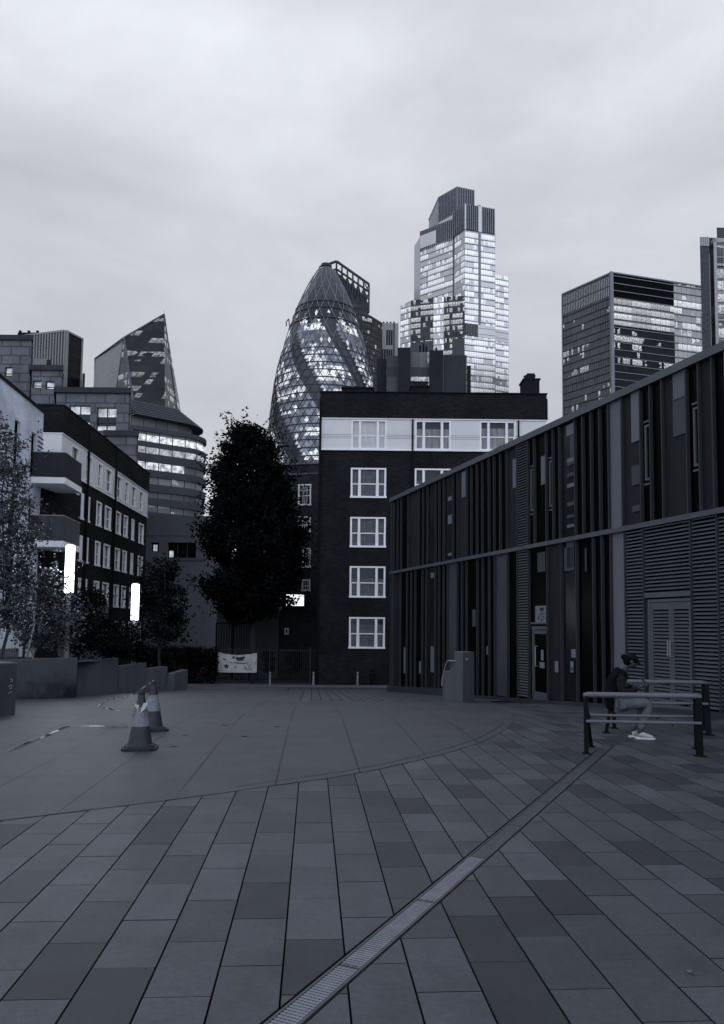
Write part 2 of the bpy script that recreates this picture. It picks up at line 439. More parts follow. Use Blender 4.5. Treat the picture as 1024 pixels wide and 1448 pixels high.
PX0 = gpt(422.5, 1108).x            # one joint line of the paving
PY0 = gpt(400, 1407).y
rg = random.Random(11)
mb = MB()
DRA, DRB = gpt(400, 1447), gpt(851, 1062)       # drain centre line
dv2 = (DRB-DRA); dv2.z = 0; dv2.normalize(); dn = Vector((dv2.y, -dv2.x, 0))
DW = abs((gpt(426, 1447)-gpt(373, 1447)).dot(dn))/2
def side(x, y): return (Vector((x, y, 0))-Vector((DRA.x, DRA.y, 0))).dot(dn)
def clip(poly, f):                              # keep the part where f >= 0
    out = []
    for i in range(len(poly)):
        a, b = poly[i], poly[(i+1) % len(poly)]; fa, fb = f(*a), f(*b)
        if fa >= 0: out.append(a)
        if (fa < 0) != (fb < 0):
            t = fa/(fa-fb); out.append((a[0]+(b[0]-a[0])*t, a[1]+(b[1]-a[1])*t))
    return out
JG = .0050
for i in range(-48, 50):
    for j in range(-10, 36):
        x0 = PX0+i*.3; y0 = PY0+j*.6+(.3 if i % 2 else 0)
        r = rg.random()
        tone = rg.choice((.80, .96, 1.06, 1.20))*rg.uniform(.94, 1.07)
        if rg.random() < .20: tone = rg.uniform(.44, .60)
        if y0 > 20.6: continue
        JT = rg.choice((.0025, .0035, .005)); q = [(x0+JG, y0+JT), (x0+.3-JG, y0+JT), (x0+.3-JG, y0+.6-JT), (x0+JG, y0+.6-JT)]
        polys = [clip(q, lambda x, y: side(x, y)-DW-.016), clip(q, lambda x, y: -side(x, y)-DW-.016)] if y0 < DRB.y else [q]
        if all(side(*c) > DW+.012 for c in q) or all(side(*c) < -DW-.012 for c in q): polys = [q]
        dz = rg.uniform(-.0012, .0012)
        for p in polys:
            if len(p) < 3: continue
            top = [(x, y, gz(y)+dz) for x, y in p]; bot = [(x, y, gz(y)-.028) for x, y in p]
            mb.face(top, tone=tone)
            for k in range(len(p)):
                l = (k+1) % len(p); mb.face([bot[k], bot[l], top[l], top[k]], tone=.4)
struct(mb.build('paving', M['paver']))

# smooth paving laid in a great arc
arc = [(-60, 1167), (0, 1161), (100, 1149), (230, 1133), (320, 1121), (400, 1109.5), (470, 1100), (530, 1089), (585, 1077), (640, 1063), (680, 1050), (706, 1038), (721, 1028),
       (727, 1018), (724, 1010), (716, 1003), (702, 996)]
ap = [gpt(*a) for a in arc]
edge = [(p.x, p.y) for p in ap]
yN = ap[-1].y
poly = edge+[(1.3, yN+.2), (1.3, 21.3)]
# split into y strips for the slope
def strips(poly, cuts):
    out = []
    lo = -100
    for c in list(cuts)+[200]:
        p = clip(clip(poly, lambda x, y: y-lo), lambda x, y: c-y)
        if len(p) >= 3: out.append(p)
        lo = c
    return out
yt = gpt(560, 991).y
xs_ = gpt(425, 991).x
polyA = edge+[(gpt(690, 991).x, gpt(690, 991).y), (xs_, yt), (-22, yt), (-22, edge[0][1])]
polyB = [(-22, yt), (xs_, yt), (xs_-.05, 37), (-22, 37)]
cuts = ysteps(5, 40)[1:-1]
from mathutils.geometry import tessellate_polygon
mb = MB()
for pg in (polyA, polyB):
    for tri in tessellate_polygon([[Vector((x, y, 0)) for x, y in pg]]):
        for p in strips([pg[k] for k in tri], cuts):
            pts = [(x, y, gz(y)+.005) for x, y in p]
            a = sum(pts[i][0]*pts[(i+1) % len(pts)][1]-pts[(i+1) % len(pts)][0]*pts[i][1] for i in range(len(pts)))
            if abs(a) > 1e-7: mb.face(pts if a > 0 else pts[::-1])
struct(mb.build('smooth_pavement', M['slab']))
# thin inner edging line of the arc
mb = MB()
for k in range(4, len(ap)-1):
    a, b = ap[k], ap[k+1]
    c = Vector((-4, 30, 0)); 
    ca = (Vector((a.x, a.y, 0))+(Vector((2, 17.5, 0))-Vector((a.x, a.y, 0))).normalized()*.28); cb = (Vector((b.x, b.y, 0))+(Vector((2, 17.5, 0))-Vector((b.x, b.y, 0))).normalized()*.28)
    n = (cb-ca).normalized(); n = Vector((-n.y, n.x, 0))*.006
    q = [ca-n, cb-n, cb+n, ca+n]
    mb.face([(v.x, v.y, gz(v.y)+.009) for v in q], tone=.4)
struct(mb.build('arc_joint', M['sett']))
# far setts
mb = MB()
for i in range(-8, 60):
    for j in range(0, 26):
        x0 = gpt(425, 991).x+i*.30; y0 = yt+.03+j*.75+(.3 if i % 2 else 0)
        if y0 > 37.5 or x0 > 12: continue
        mb.face([(x0+.012, y0+.006, gz(y0+.006)+.004), (x0+.288, y0+.006, gz(y0+.006)+.004), (x0+.288, y0+.744, gz(y0+.744)+.004), (x0+.012, y0+.744, gz(y0+.744)+.004)], tone=rg.uniform(.75, 1.2))
struct(mb.build('sett_paving', M['sett']))
# road, kerbs beyond
mb = MB()
for c, d in ((36.8, 41), (41, 44.2)):
    mb.face([(-60, c, gz(c)-.02), (60, c, gz(c)-.02), (60, d, gz(d)-.02), (-60, d, gz(d)-.02)])
struct(mb.build('road', M['asphalt']))
mb = MB(); mb.box((0, 44.3, gz(44.3)-.03), 120, .16, .14); 
struct(mb.build('kerb', M['panel_l']))
mb = MB()
mb.face([(-60, 44.38, gz(44.38)+.10), (60, 44.38, gz(44.38)+.10), (60, 46.5, gz(46)+.10), (-60, 46.5, gz(46)+.10)])
struct(mb.build('footway', M['slab']))

# drain channel with slotted metal cover
dr = thing('drainage_channel', (DRA.x, DRA.y, 0), 'long slotted metal drain cover running diagonally across the paving', 'drain')
mbs, mbe = MB(), MB()
A0 = Vector((DRA.x, DRA.y, 0))-dv2*1.4; Ld = (Vector((DRB.x, DRB.y, 0))-A0).length+.75
def dpt(s, t, z): q = A0+dv2*s+dn*t; return (q.x, q.y, z)
for sgn in (-1, 1):
    a, b = (DW-.012, DW) if sgn > 0 else (-DW, -DW+.012)
    mbe.hexa([dpt(0, a, -.02), dpt(0, b, -.02), dpt(Ld, b, -.02), dpt(Ld, a, -.02)], [dpt(0, a, .001), dpt(0, b, .001), dpt(Ld, b, .001), dpt(Ld, a, .001)], .45)
s = 0
while s < Ld-.1:
    e = min(s+1.0, Ld)
    mbp = MB(); w = DW-.016
    nlong = 5
    for k in range(nlong):
        a = -w+2*w*k/nlong+.002; b = -w+2*w*(k+1)/nlong-.002
        mbp.hexa([dpt(s+.006, a, -.015), dpt(s+.006, b, -.015), dpt(e-.006, b, -.015), dpt(e-.006, a, -.015)],
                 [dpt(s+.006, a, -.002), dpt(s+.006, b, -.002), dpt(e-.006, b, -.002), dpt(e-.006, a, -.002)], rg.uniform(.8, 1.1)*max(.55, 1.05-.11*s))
    x = s+.03
    while x < e-.03 and s < 3.4:
        mbp.hexa([dpt(x, -w, -.003), dpt(x, w, -.003), dpt(x+.011, w, -.003), dpt(x+.011, -w, -.003)], [dpt(x, -w, .0005), dpt(x, w, .0005), dpt(x+.011, w, .0005), dpt(x+.011, -w, .0005)], 1.5)
        x += .024
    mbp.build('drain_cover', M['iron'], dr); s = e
mbe.build('channel_edge', M['iron'], dr)
# second slot drain by the building
a, b = gpt(702, 995), gpt(822, 1036)
mb = MB(); d = (b-a).normalized(); n = Vector((-d.y, d.x, 0))*.09
mb.face([(v.x, v.y, gz(v.y)+.006) for v in (a-n, b-n, b+n, a+n)], tone=.22)
o = mb.build('slot_drain', M['iron']); tag(o, 'narrow dark slot drain between the curved paving edge and the bench', 'drain')
# ------------------------------------------------------------------ glass pavilion on the right
Nb = gpt(1017, 1015); dN = (Nb-CAM).dot(HF)
zmid = at(1010, 723, dN).z; zrf = at(1010, 492, dN).z
Fa = atz(552.7, 811, zmid); Fb = atz(552.7, 701.4, zrf); Fc = (Fa+Fb)/2
dirw = Vector((Nb.x-Fc.x, Nb.y-Fc.y, 0)).normalized()
Q = Fr(Fc, (Nb.x+dirw.x*11, Nb.y+dirw.y*11)); QL = Q.L  # unseen stretch lengthened past the view to darken the right-hand paving
def zg_(u): return gz(Q.p(u, 0).y)
pav = thing('glass_pavilion', (Nb.x, Nb.y, 0), 'long low dark metal and glass building with vertical fins and louvred plant doors', 'building')
UP = [555.5, 560.5, 565.5, 575.5, 590.5, 596.5, 602.5, 614.5, 619.8, 625.8, 639, 645.5, 658.5, 665, 673, 680.5, 690, 697.3, 706, 715.5, 730.2, 745.6,
      754.5, 771.5, 781.2, 790.4, 812.4, 823.6, 835.4, 847.8, 860.3, 879.3, 905.7, 919.8, 936.8, 971.6, 989.2, 1008.9]
LO = [554.5, 565.2, 574.3, 580.2, 586, 596, 601.3, 614.2, 619.4, 625.9, 631.7, 645.2, 651.7, 658.1, 673.6, 681, 690, 698, 716, 730.2, 745.6, 772, 791.5,
      813, 836.7, 849, 861.6, 881.4, 907.3, 973.7, 1011]
def ymid(px): return 811-(px-552.7)*.1945
UPu = [Q.U(x, ymid(x)) for x in UP]; LOu = [Q.U(x, ymid(x)) for x in LO]
UPu += [UPu[-1]+k for k in (.35, .75, 1.6, 2.0, 2.9, 3.3, 4.2, 4.6, 5.6, 6.0, 7.1, 7.5, 8.6, 9.6, 10.4)]; LOu += [LOu[-1]+k for k in (.6, 1.4, 2.2, 2.9, 3.8, 4.9, 5.8, 6.9, 8, 9.2, 10.3)]
FT, FD = .035, .09
zt = zrf-.17; zb = zmid-.06; zu = zmid+.05
# body behind
def pbox(u0, u1, z0, z1, n0, n1, m, name, parent=pav, tone=1, label=None):
    mb = MB(); Q.box(mb, u0, u1, z0, z1, n0, n1, tone); o = mb.build(name, m, parent)
    if label: o['label'] = label
    return o
mb = MB(); Q.box(mb, .02, QL, -1.4, zrf-.2, -9, -FD-.03); mb.build('core', M['glassd'], pav)
mb = MB(); Q.box(mb, -.12, QL+.05, zrf-.17, zrf, -9.2, .04); mb.build('roof_coping', M['frame_l'], pav)
mb = MB(); Q.box(mb, -.10, QL+.05, zmid-.06, zmid+.05, -FD, .025); mb.build('floor_band', M['frame_l'], pav)
# plinth following the fall of the ground
mb = MB(); u = -.3
while u < QL:
    e = min(u+1.2, QL); zz = max(zg_(u), zg_(e)); 
    b = [Q.p(u, zg_(u)-.3, .02), Q.p(e, zg_(e)-.3, .02), Q.p(e, zg_(e)-.3, -.6), Q.p(u, zg_(u)-.3, -.6)]
    hh = .26 if u < 6 else .10
    t = [Q.p(u, zg_(u)+hh, .02), Q.p(e, zg_(e)+hh, .02), Q.p(e, zg_(e)+hh, -.6), Q.p(u, zg_(u)+hh, -.6)]
    mb.hexa(b, t); u = e
mb.build('plinth', M['frame'], pav)
for u in UPu: pbox(u-.0, u+FT, zu, zt, -FD, 0, M['frame'], 'fin')
for u in LOu: 
    w = .14 if abs(u-LOu[0]) < .01 else FT
    pbox(u-.0, u+w, zg_(u)+.05, zb, -FD, 0, M['frame'], 'fin')
mb = MB(); Q.box(mb, -.02, .10, zg_(0)-.2, zrf-.171, -9, -.002); mb.build('end_wall', M['frame'], pav)

def louvre(u0, u1, z0, z1, name='louvre_panel', parent=pav, pitch=.079, n0=-FD, n1=-.03):
    mb = MB(); z = z0+.04
    while z < z1-.03:
        a = [Q.p(u0, z, n1), Q.p(u1, z, n1), Q.p(u1, z+.022, n0), Q.p(u0, z+.022, n0)]
        b = [Q.p(u0, z+.026, n1), Q.p(u1, z+.026, n1), Q.p(u1, z+.052, n0), Q.p(u0, z+.052, n0)]
        mb.hexa(a, b); z += pitch
    return mb.build(name, M['louvre'], parent)
def infill(u0, u1, z0, z1, kind, parent=pav, n=None):
    r = random.Random(int(u0*100)); a, b = u0+FT+.002, u1-.002
    if b-a < .03: return
    if kind == 'L': return louvre(a, b, z0, z1)
    m, nm, nn = {'D': ('glassd', 'glass_pane', -FD+.006), 'G': ('glassg', 'glass_pane', -FD+.01), 'P': ('panel', 'infill_panel', -FD+.02), 'W': ('panel_l', 'pale_infill_panel', -FD+.03),
             'M': ('panel_m', 'infill_panel', -FD+.02), 'N': ('panel', 'side_panel', -FD+.03), 'O': ('glassd', 'glass_pane', -FD+.02)}[kind]
    o = pbox(a, b, z0, z1, nn-.02, nn, M[m], nm)
    return o
kU = {3: 'P', 6: 'G', 9: 'G', 11: 'P', 19: 'P', 20: 'L', 22: 'D', 25: 'G', 30: 'W', 31: 'P', 34: 'P', 36: 'P', 37: 'D'}
for i in range(len(UPu)-1):
    k = kU.get(i, 'D' if (UPu[i+1]-UPu[i]) > .12 else 'D')
    infill(UPu[i], UPu[i+1], zu, zt, k)
kL = {0: 'P', 6: 'G', 10: 'M', 12: 'D', 17: 'D', 18: 'D', 19: 'L', 21: 'P', 22: 'G', 26: 'W', 27: 'L', 28: 'X', 29: 'L', 30: 'L'}
kL[17] = 'M'; kL[16] = 'D'
for i in range(len(LOu)-1):
    k = kL.get(i, 'D')
    if k == 'X': continue
    infill(LOu[i], LOu[i+1], max(zg_(LOu[i]), zg_(LOu[i+1]))+.1, zb, k)
# pale patches on some panes: blinds, and reflections painted as pale panels
def patch(px0, px1, py0, py1, m, name='blind', n=-FD+.045, label=None):
    u0, z1 = Q.pix(px0, py0, n); u1, z0 = Q.pix(px1, py1, n)
    mb = MB(); Q.box(mb, u0, u1, min(z0, z1), max(z0, z1), n-.012, n); o = mb.build(name, m, pav)
    if label: o['label'] = label
    return o
for (a, b, c, d, m) in [(653, 658.5, 668, 702, 'panel_l'), (725, 729.5, 650, 689, 'panel_l'), (765, 771, 646, 684, 'panel_l'), (801, 811.5, 602, 613, 'panel_l'), (806, 811.5, 616, 645, 'panel_m'),
                        (892, 905, 556, 622, 'panel_l'), (893, 905, 660, 684, 'panel_m'), (894, 905, 716, 722, 'panel_m'), (951, 970, 528, 562, 'panel_l'), (951, 970, 566, 612, 'panel_m'),
                        (802, 811.5, 649, 651.5, 'panel_l'), (802, 811.5, 654.5, 656, 'panel_m'), (802, 811.5, 670, 672, 'panel_m'), (802, 811.5, 685, 687.5, 'panel_l'), (802, 811.5, 711, 714, 'panel_m'), (802, 811.5, 729, 731, 'panel_m'), (802, 811.5, 742.5, 744.5, 'panel_l'),
                        (609, 613.8, 810, 817, 'panel_l'), (633.5, 639, 703, 707, 'panel_l'), (633.5, 638.8, 729, 740, 'panel_l'), (633.5, 638.8, 782.5, 785.5, 'panel_l'),
                        (760, 771, 782, 808, 'panel_m'), (798, 812, 775, 806, 'panel_m'), (827, 829.5, 775, 808, 'panel_m'),
                        (571, 573.5, 915, 952, 'panel_l'), (592.5, 595.5, 935, 953, 'panel_l'), (609, 613.5, 914, 951, 'panel_l'), (668, 672.5, 862, 886, 'panel_m'), (688, 690, 914, 926, 'panel_l'),
                        (801, 812, 760, 802, 'panel_m')]:
    patch(a, b, c, d, M[m], 'blind_reflection_patch' if d-c > 12 else 'pale_pane_strip')
# opening casements in the upper floor
for (a, b, c, d) in [(911, 919.5, 602, 678), (979.5, 989, 577, 658), (750, 754.3, 664, 722), (776.5, 781, 652, 716)]:
    n = -.02
    u0, z1 = Q.pix(a, c, n); u1, z0 = Q.pix(b, d, n); mb = MB(); w = .05
    Q.box(mb, u0, u1, z1-w, z1, -FD, n); Q.box(mb, u0, u1, z0, z0+w, -FD, n); Q.box(mb, u0, u0+w, z0+w, z1-w, -FD, n-.002)
    Q.box(mb, u0-.03, u1, z1+.06, z1+.10, -FD, n-.003); Q.box(mb, u0-.03, u1, z0-.10, z0-.06, -FD, n-.003)
    wdn = mb.build('window', M['frame_l'], pav)
    mb = MB(); Q.quad(mb, u0+w, u1-.003, z0+w, z1-w, -FD+.03); mb.build('pane', M['glassd'], wdn)
# plant room: louvred overpanel and double doors
i = 28; ua, ub = LOu[28]+FT+.002, LOu[29]-.002
n = -.03
zh = Q.pix(940, 843, n)[1]; zgd = zg_((ua+ub)/2)+.02
louvre(ua, ub, zh+.10, zb)
pbox(ua, ub, zh-.02, zh+.09, -FD, -.01, M['louvre'], 'door_lintel')
u0 = Q.U(920, 900, n); u1 = Q.U(974, 900, n); um = Q.U(949.5, 900, n)
mb = MB(); Q.box(mb, ua, u0-.07, zgd, zh-.1, -FD, -FD+.03); mb.build('side_panel', M['frame'], pav)
mb = MB(); zd = zh-.12
Q.box(mb, u0-.07, u0, zgd, zd+.06, -FD, n+.01); Q.box(mb, u0, ub, zd, zd+.06, -FD, n+.01)
mb.build('door_frame', M['louvre'], pav)
for k, (a, b) in enumerate(((u0, um), (um, ub-.01))):
    mb = MB(); s = .075
    Q.box(mb, a+.004, a+s, zgd+.03, zd-.01, -FD+.01, n); Q.box(mb, b-s, b-.004, zgd+.03, zd-.01, -FD+.01, n)
    Q.box(mb, a+s, b-s, zd-.16, zd-.01, -FD+.01, n-.002); Q.box(mb, a+s, b-s, zgd+.03, zgd+.16, -FD+.01, n-.002)
    dr_ = mb.build('louvred_door', M['louvre'], pav)
    louvre(a+s, b-s, zgd+.16, zd-.16, 'louvre_slats', dr_, .074, -FD+.008, n-.008)
    hz = Q.pix(948, 918, n)[1]; hx = b-s*.5 if k == 0 else a+s*.5
    mb = MB(); mb.tube([Q.p(hx, hz+.17, n), Q.p(hx, hz+.17, n+.07), Q.p(hx, hz-.15, n+.07), Q.p(hx, hz-.15, n)], .012, 8); mb.build('handle', M['steel'], dr_)
# glazed entrance with notice
n = -.045
u0, z1 = Q.pix(752.5, 890, n); u1 = LOu[21]-.004
mb = MB(); gl = zg_(u0)+.1
Q.box(mb, u0, u0+.09, gl, z1, -FD, n); Q.box(mb, u0, u1, z1, z1+.09, -FD, n+.01); Q.box(mb, u0+.09, u1, z1-.12, z1-.02, -FD, n-.004)
Q.box(mb, u0-.05, u1, z1+.15, z1+.20, -FD, n+.02); Q.box(mb, u0+.09, u1, gl, gl+.22, -FD, n-.004)
ed = mb.build('entrance_door', M['frame_l'], pav)
mb = MB(); hz = Q.pix(765, 932, n)[1]; mb.tube([Q.p(u0+.28, hz+.35, n), Q.p(u0+.28, hz+.35, n+.06), Q.p(u0+.28, hz-.2, n+.06), Q.p(u0+.28, hz-.2, n)], .014, 8); mb.build('handle', M['steel'], ed)
def note(px0, px1, py0, py1, inks, n=-FD+.045):
    u0, z1 = Q.pix(px0, py0, n); u1, z0 = Q.pix(px1, py1, n)
    mb = MB(); Q.box(mb, u0, u1, z0, z1, n-.006, n); o = mb.build('paper_notice', M['cone_w'], pav)
    mb = MB(); w, h = u1-u0, z1-z0
    for (a, b, c, d) in inks: Q.box(mb, u0+a*w, u0+b*w, z0+c*h, z0+d*h, n, n+.002)
    if inks: mb.build('print', M['ink'], o)
note(757, 772, 857, 881.5, [(.42, .85, .78, .90), (.48, .80, .68, .78), (.35, .9, .56, .60), (.42, .92, .47, .51), (.22, .36, .18, .40), (.5, .85, .36, .40), (.5, .9, .27, .30), (.5, .7, .12, .22)])
# small papers
note(765, 768.5, 919, 934, []); note(763, 770, 936, 945, []); note(784.5, 789.5, 935, 951, []); note(808, 814, 918, 930, [(.3, .6, .7, .8), (.25, .75, .3, .36)]); note(806.5, 811, 935, 951, [(.3, .7, .1, .5)])

# concrete upstand with sloping parapet in front of the pavilion
c0, c1 = gpt(654.5, 993.5), gpt(671, 993)
Kz = gz(c0.y); top = at(655, 922, (c0-CAM).dot(HF)).z
pl = thing('concrete_plinth', c0, 'grey concrete end block with a sloping parapet and short handrail against the finned building', 'concrete block')
ux = Vector((c1.x-c0.x, c1.y-c0.y, 0)); wf = ux.length; ux.normalize(); uy = Vector((-ux.y, ux.x, 0))
wb = Vector((-.62, .80, 0))           # the flank runs back and to the left
def kp(a, b, z): q = Vector((c0.x, c0.y, 0))+ux*a+wb*b; return (q.x, q.y, z)
bdir = -dirw
def tpx(px):
    lo, hi = 0, 9
    for _ in range(40):
        m = (lo+hi)/2; q = c0+bdir*m; v = q-CAM; x = CX+F*v.dot(rt)/v.dot(fwd)
        if x > px: lo = m
        else: hi = m
    return lo
wb = bdir
s1 = tpx(642.5); s2 = tpx(626); s3 = tpx(619)
h = top-Kz
mb = MB(); mb.hexa([kp(0, 0, Kz-.4), kp(wf, 0, Kz-.4), kp(wf, s1, Kz-.4), kp(0, s1, Kz-.4)], [kp(0, 0, top), kp(wf, 0, top), kp(wf, s1, top), kp(0, s1, top)])
o = mb.build('block', M['concrete'], pl, bevel=.012)
mb = MB()
mb.hexa([kp(0, s1+.002, Kz-.6), kp(.22, s1+.002, Kz-.6), kp(.22, s2, Kz-.6), kp(0, s2, Kz-.6)], [kp(0, s1+.002, top-.20*h), kp(.22, s1+.002, top-.20*h), kp(.22, s2, Kz+.22*h), kp(0, s2, Kz+.22*h)])
mb.build('sloping_parapet', M['concrete'], pl)
mb = MB(); mb.hexa([kp(.24, s2-.5, Kz-.6), kp(.5, s2-.5, Kz-.6), kp(.5, s3, Kz-.6), kp(.24, s3, Kz-.6)], [kp(.24, s2-.5, Kz+.55*h), kp(.5, s2-.5, Kz+.55*h), kp(.5, s3, Kz+.55*h), kp(.24, s3, Kz+.55*h)])
mb.build('low_pier', M['concrete'], pl)
mb = MB(); mb.tube([kp(-.02, s1-.1, top-.20*h), kp(-.06, s1+.35, top-.20*h), kp(-.06, s1+.5, top-.26*h), kp(-.06, s2-.05, Kz+.38*h), kp(-.06, s2-.05, Kz+.25*h)], .018, 8); mb.build('handrail', M['steel'], pl)
mb = MB(); q = Vector(kp(wf*.3, -.003, top-.22)); mb.box((q.x, q.y, q.z), .05, .012, .05); mb.build('screw_cap', M['steel'], pl)

# ------------------------------------------------------------------ brick flats in the middle
dC = 45.0
A = gpd(452, dC); B = gpd(771, dC)
C = Fr(A, B)
uL = C.U(452.5, 750); uR = C.U(771, 560)
zr = C.pix(600, 555)[1]; zband1 = C.pix(600, 593.5)[1]; zband0 = C.pix(600, 636.5)[1]
flat = thing('brick_flats', (A.x, A.y, gz(46)), 'five storey dark brick apartment block with a white clad top floor and white sash windows', 'building')
colsx = [(498, 545.5), (588, 636.5), (679.5, 728)]
rowsy = [(597, 635.5), (663, 703), (732.5, 773), (802, 844), (874, 916)]
us = [(C.U(a, 616), C.U(b, 616)) for a, b in colsx]
zs = [(C.pix(522, b)[1], C.pix(522, a)[1]) for a, b in rowsy]
zs[0] = (zband0+.03, zband1-.10)
holes = [(u0, u1, z0, z1) for (u0, u1) in us for (z0, z1) in zs]
zg = gz(46)
mb = MB(); C.wall(mb, uL, uR, zg-.3, zband0, [h for h in holes if h[3] < zband0])
mb.hexa([C.p(uL, zg, -.2), C.p(uR, zg, -.2), C.p(uR, zg, -11), C.p(uL, zg, -11)], [C.p(uL, zr-.3, -.2), C.p(uR, zr-.3, -.2), C.p(uR, zr-.3, -11), C.p(uL, zr-.3, -11)])
C.quad(mb, uL, uL, zg, zr)
for uu in (uL, uR):
    mb.face([C.p(uu, zg-.3, 0), C.p(uu, zg-.3, -.2), C.p(uu, zband0, -.2), C.p(uu, zband0, 0)], [(0, zg), (.2, zg), (.2, zband0), (0, zband0)])
mb.build('brick_wall', M['brick'], flat)
mb = MB(); C.wall(mb, uL-.02, uR+.02, zband0, zband1, [h for h in holes if h[2] > zband0], .17, .03)
for uu in (uL-.02, uR+.02): mb.face([C.p(uu, zband0, .03), C.p(uu, zband0, -.2), C.p(uu, zband1, -.2), C.p(uu, zband1, .03)])
mb.build('white_cladding', M['clad'], flat)
mb = MB()
for k in range(3): C.box(mb, uL-.01, uR+.01, zband0+.78+k*.09, zband0+.795+k*.09, .03, .036)
for seg in ((uL, us[0][0]-.02), (us[0][1]+.02, us[1][0]-.02), (us[1][1]+.02, us[2][0]-.02), (us[2][1]+.02, uR)):
    mbw = MB()
    for k in range(3): C.box(mbw, seg[0], seg[1], zband0+.66+k*.10, zband0+.675+k*.10, .03, .037)
    mbw.build('cladding_groove', M['panel_m'], flat)
mb = MB(); C.box(mb, uL-.1, uR+.1, zband0-.07, zband0+.02, -.1, .10); C.box(mb, uL-.06, uR+.06, zband1-.02, zband1+.05, -.1, .09); mb.build('white_trim', M['paint'], flat)
mb = MB(); C.box(mb, uL-.12, uR+.12, zband1+.052, zr-.35, -.35, .12); C.box(mb, uL-.08, uR+.08, zr-.35, zr-.05, -.34, .05); C.box(mb, uL-.12, uR+.12, zr-.05, zr, -.36, .14)
mb.build('parapet', M['brick'], flat)
mb = MB(); C.box(mb, uL+.1, uR-.1, zr-.6, zr-.4, -10.8, -.37); mb.build('flat_roof', M['roof'], flat)

def sash(fr, parent, u0, u1, z0, z1, n=-.09, tri=True, glassn=0.03, rnd=None, sill=True):
    mb = MB(); w = .085; N1 = n+.05; W = u1-u0; g = .004
    fr.box(mb, u0-.05, u1+.05, z1-w*.5, z1+.05, n-.03, .035)         # outer surround stands proud of the wall
    fr.box(mb, u0-.05, u0+w*.6, z0, z1-w*.5, n-.03, .033); fr.box(mb, u1-w*.6, u1+.05, z0, z1-w*.5, n-.03, .033)
    fr.box(mb, u0-.08, u1+.08, z0-.05, z0+w*.7, n-.03, .07)
    zm = z0+(z1-z0)*.47
    a, b, c, d = u0+w*.6, u1-w*.6, z0+w*.7, z1-w*.5
    if tri:
        m1, m2 = u0+W*.235, u1-W*.235
        for m in (m1, m2): fr.box(mb, m-.07, m+.07, c, d, n-.02, .02)
        for (p, q) in ((a, m1-.07), (m1+.07, m2-.07), (m2+.07, b)):
            fr.box(mb, p, q, zm-.03, zm+.03, n-.015, n+.04)
            fr.box(mb, p, p+.022, c, zm-.03, n-.014, n+.03); fr.box(mb, q-.022, q, c, zm-.03, n-.014, n+.03)
    else:
        fr.box(mb, a, b, zm-.03, zm+.03, n-.015, n+.04)
        if W > .7: fr.box(mb, (a+b)/2-.015, (a+b)/2+.015, c, zm-.03, n-.013, n+.02); fr.box(mb, (a+b)/2-.015, (a+b)/2+.015, zm+.03, d, n-.013, n+.02)
    wd_ = mb.build('window', M['paint'], parent)
    mb = MB(); fr.quad(mb, a, b, c, d, n-.02); p = mb.build('pane', M['glassw'], wd_)
    return wd_
rw = random.Random(5)
def curtain_for(fr, wd_, u0, u1, z0, z1, n, tone):
    mb = MB(); k = 26; pts = []
    for i in range(k):
        a = u0+(u1-u0)*i/k; b = u0+(u1-u0)*(i+1)/k
        na = n+.012*math.sin(i*1.9); nb = n+.012*math.sin((i+1)*1.9)
        mb.face([fr.p(a, z0, na), fr.p(b, z0, nb), fr.p(b, z1, nb), fr.p(a, z1, na)], [(a, z0), (b, z0), (b, z1), (a, z1)])
    return mb.build('net_curtain', M['curtain'] if tone == 0 else M['blind'] if tone == 2 else M['curtain_d'], wd_)
M['curtain_d'] = mat('grey_curtain', .10, .9, .3, 5., 30.)
M['blind'] = mat('pale_blind', .5, .9, .1, 3., 20.)
lit_t = [[2, 1, 1, 1, 1], [0, 1, 1, 1, 1], [0, 1, 1, 1, 1]]
for i, (u0, u1) in enumerate(us):
    for j, (z0, z1) in enumerate(zs):
        w = sash(C, flat, u0, u1, z0, z1, n=-.08)
        W = u1-u0
        # curtains hang just in front of the dark room, behind the glazing bars
        t = lit_t[i][j]
        hgt = 1.0 if t == 2 else rw.choice([.62, .75, 1.0, .8])
        curtain_for(C, w, u0+.06, u1-.06, z0+.05, z0+.05+(z1-z0-.1)*hgt, -.075, t)
# downpipes
for px in (583.5, 733):
    u = C.U(px, 616); mb = MB(); mb.tube([C.p(u, zband0+.02 if px > 600 else zg, .10), C.p(u, zband1, .10)], .05, 8); mb.build('downpipe', M['black'], flat)
u = C.U(451, 760); mb = MB(); mb.tube([C.p(u, zg, .12), C.p(u, zr-.6, .12)], .07, 8); mb.build('downpipe', M['black'], flat)
# chimneys
def chimney(px0, px1, py, nn, pots, back=1.2):
    u0, z1 = C.pix(px0, py, nn); u1 = C.U(px1, py, nn)
    mb = MB(); C.box(mb, u0, u1, zr-1.2, z1, nn-back, nn); C.box(mb, u0-.06, u1+.06, z1, z1+.09, nn-back-.06, nn+.06); ch = mb.build('chimney', M['brick'], flat)
    for (p, h) in pots:
        uu = u0+(u1-u0)*p; mb = MB(); c = C.p(uu, z1+.085, nn-back/2); mb.lathe([(.14, 0), (.15, h*.8), (.19, h*.82), (.19, h), (.11, h), (.11, h-.1), (0, h-.1)], c, 12); mb.build('chimney_pot', M['roof'], ch)
chimney(741, 763, 537, -1.5, [(.3, .35), (.7, .38)])
u0, z1 = C.pix(746, 527, -1.5); u1 = C.U(757, 530, -1.5)
mb = MB(); C.box(mb, u0, u1, z1-.6, z1, -2.4, -1.6); mb.build('chimney', M['brick'], flat)
chimney(484, 528, 549, -2, [(.2, .2), (.45, .2), (.7, .2)])
chimney(581, 607, 547, -2.5, [(.12, .42), (.38, .42), (.62, .42), (.86, .42)])

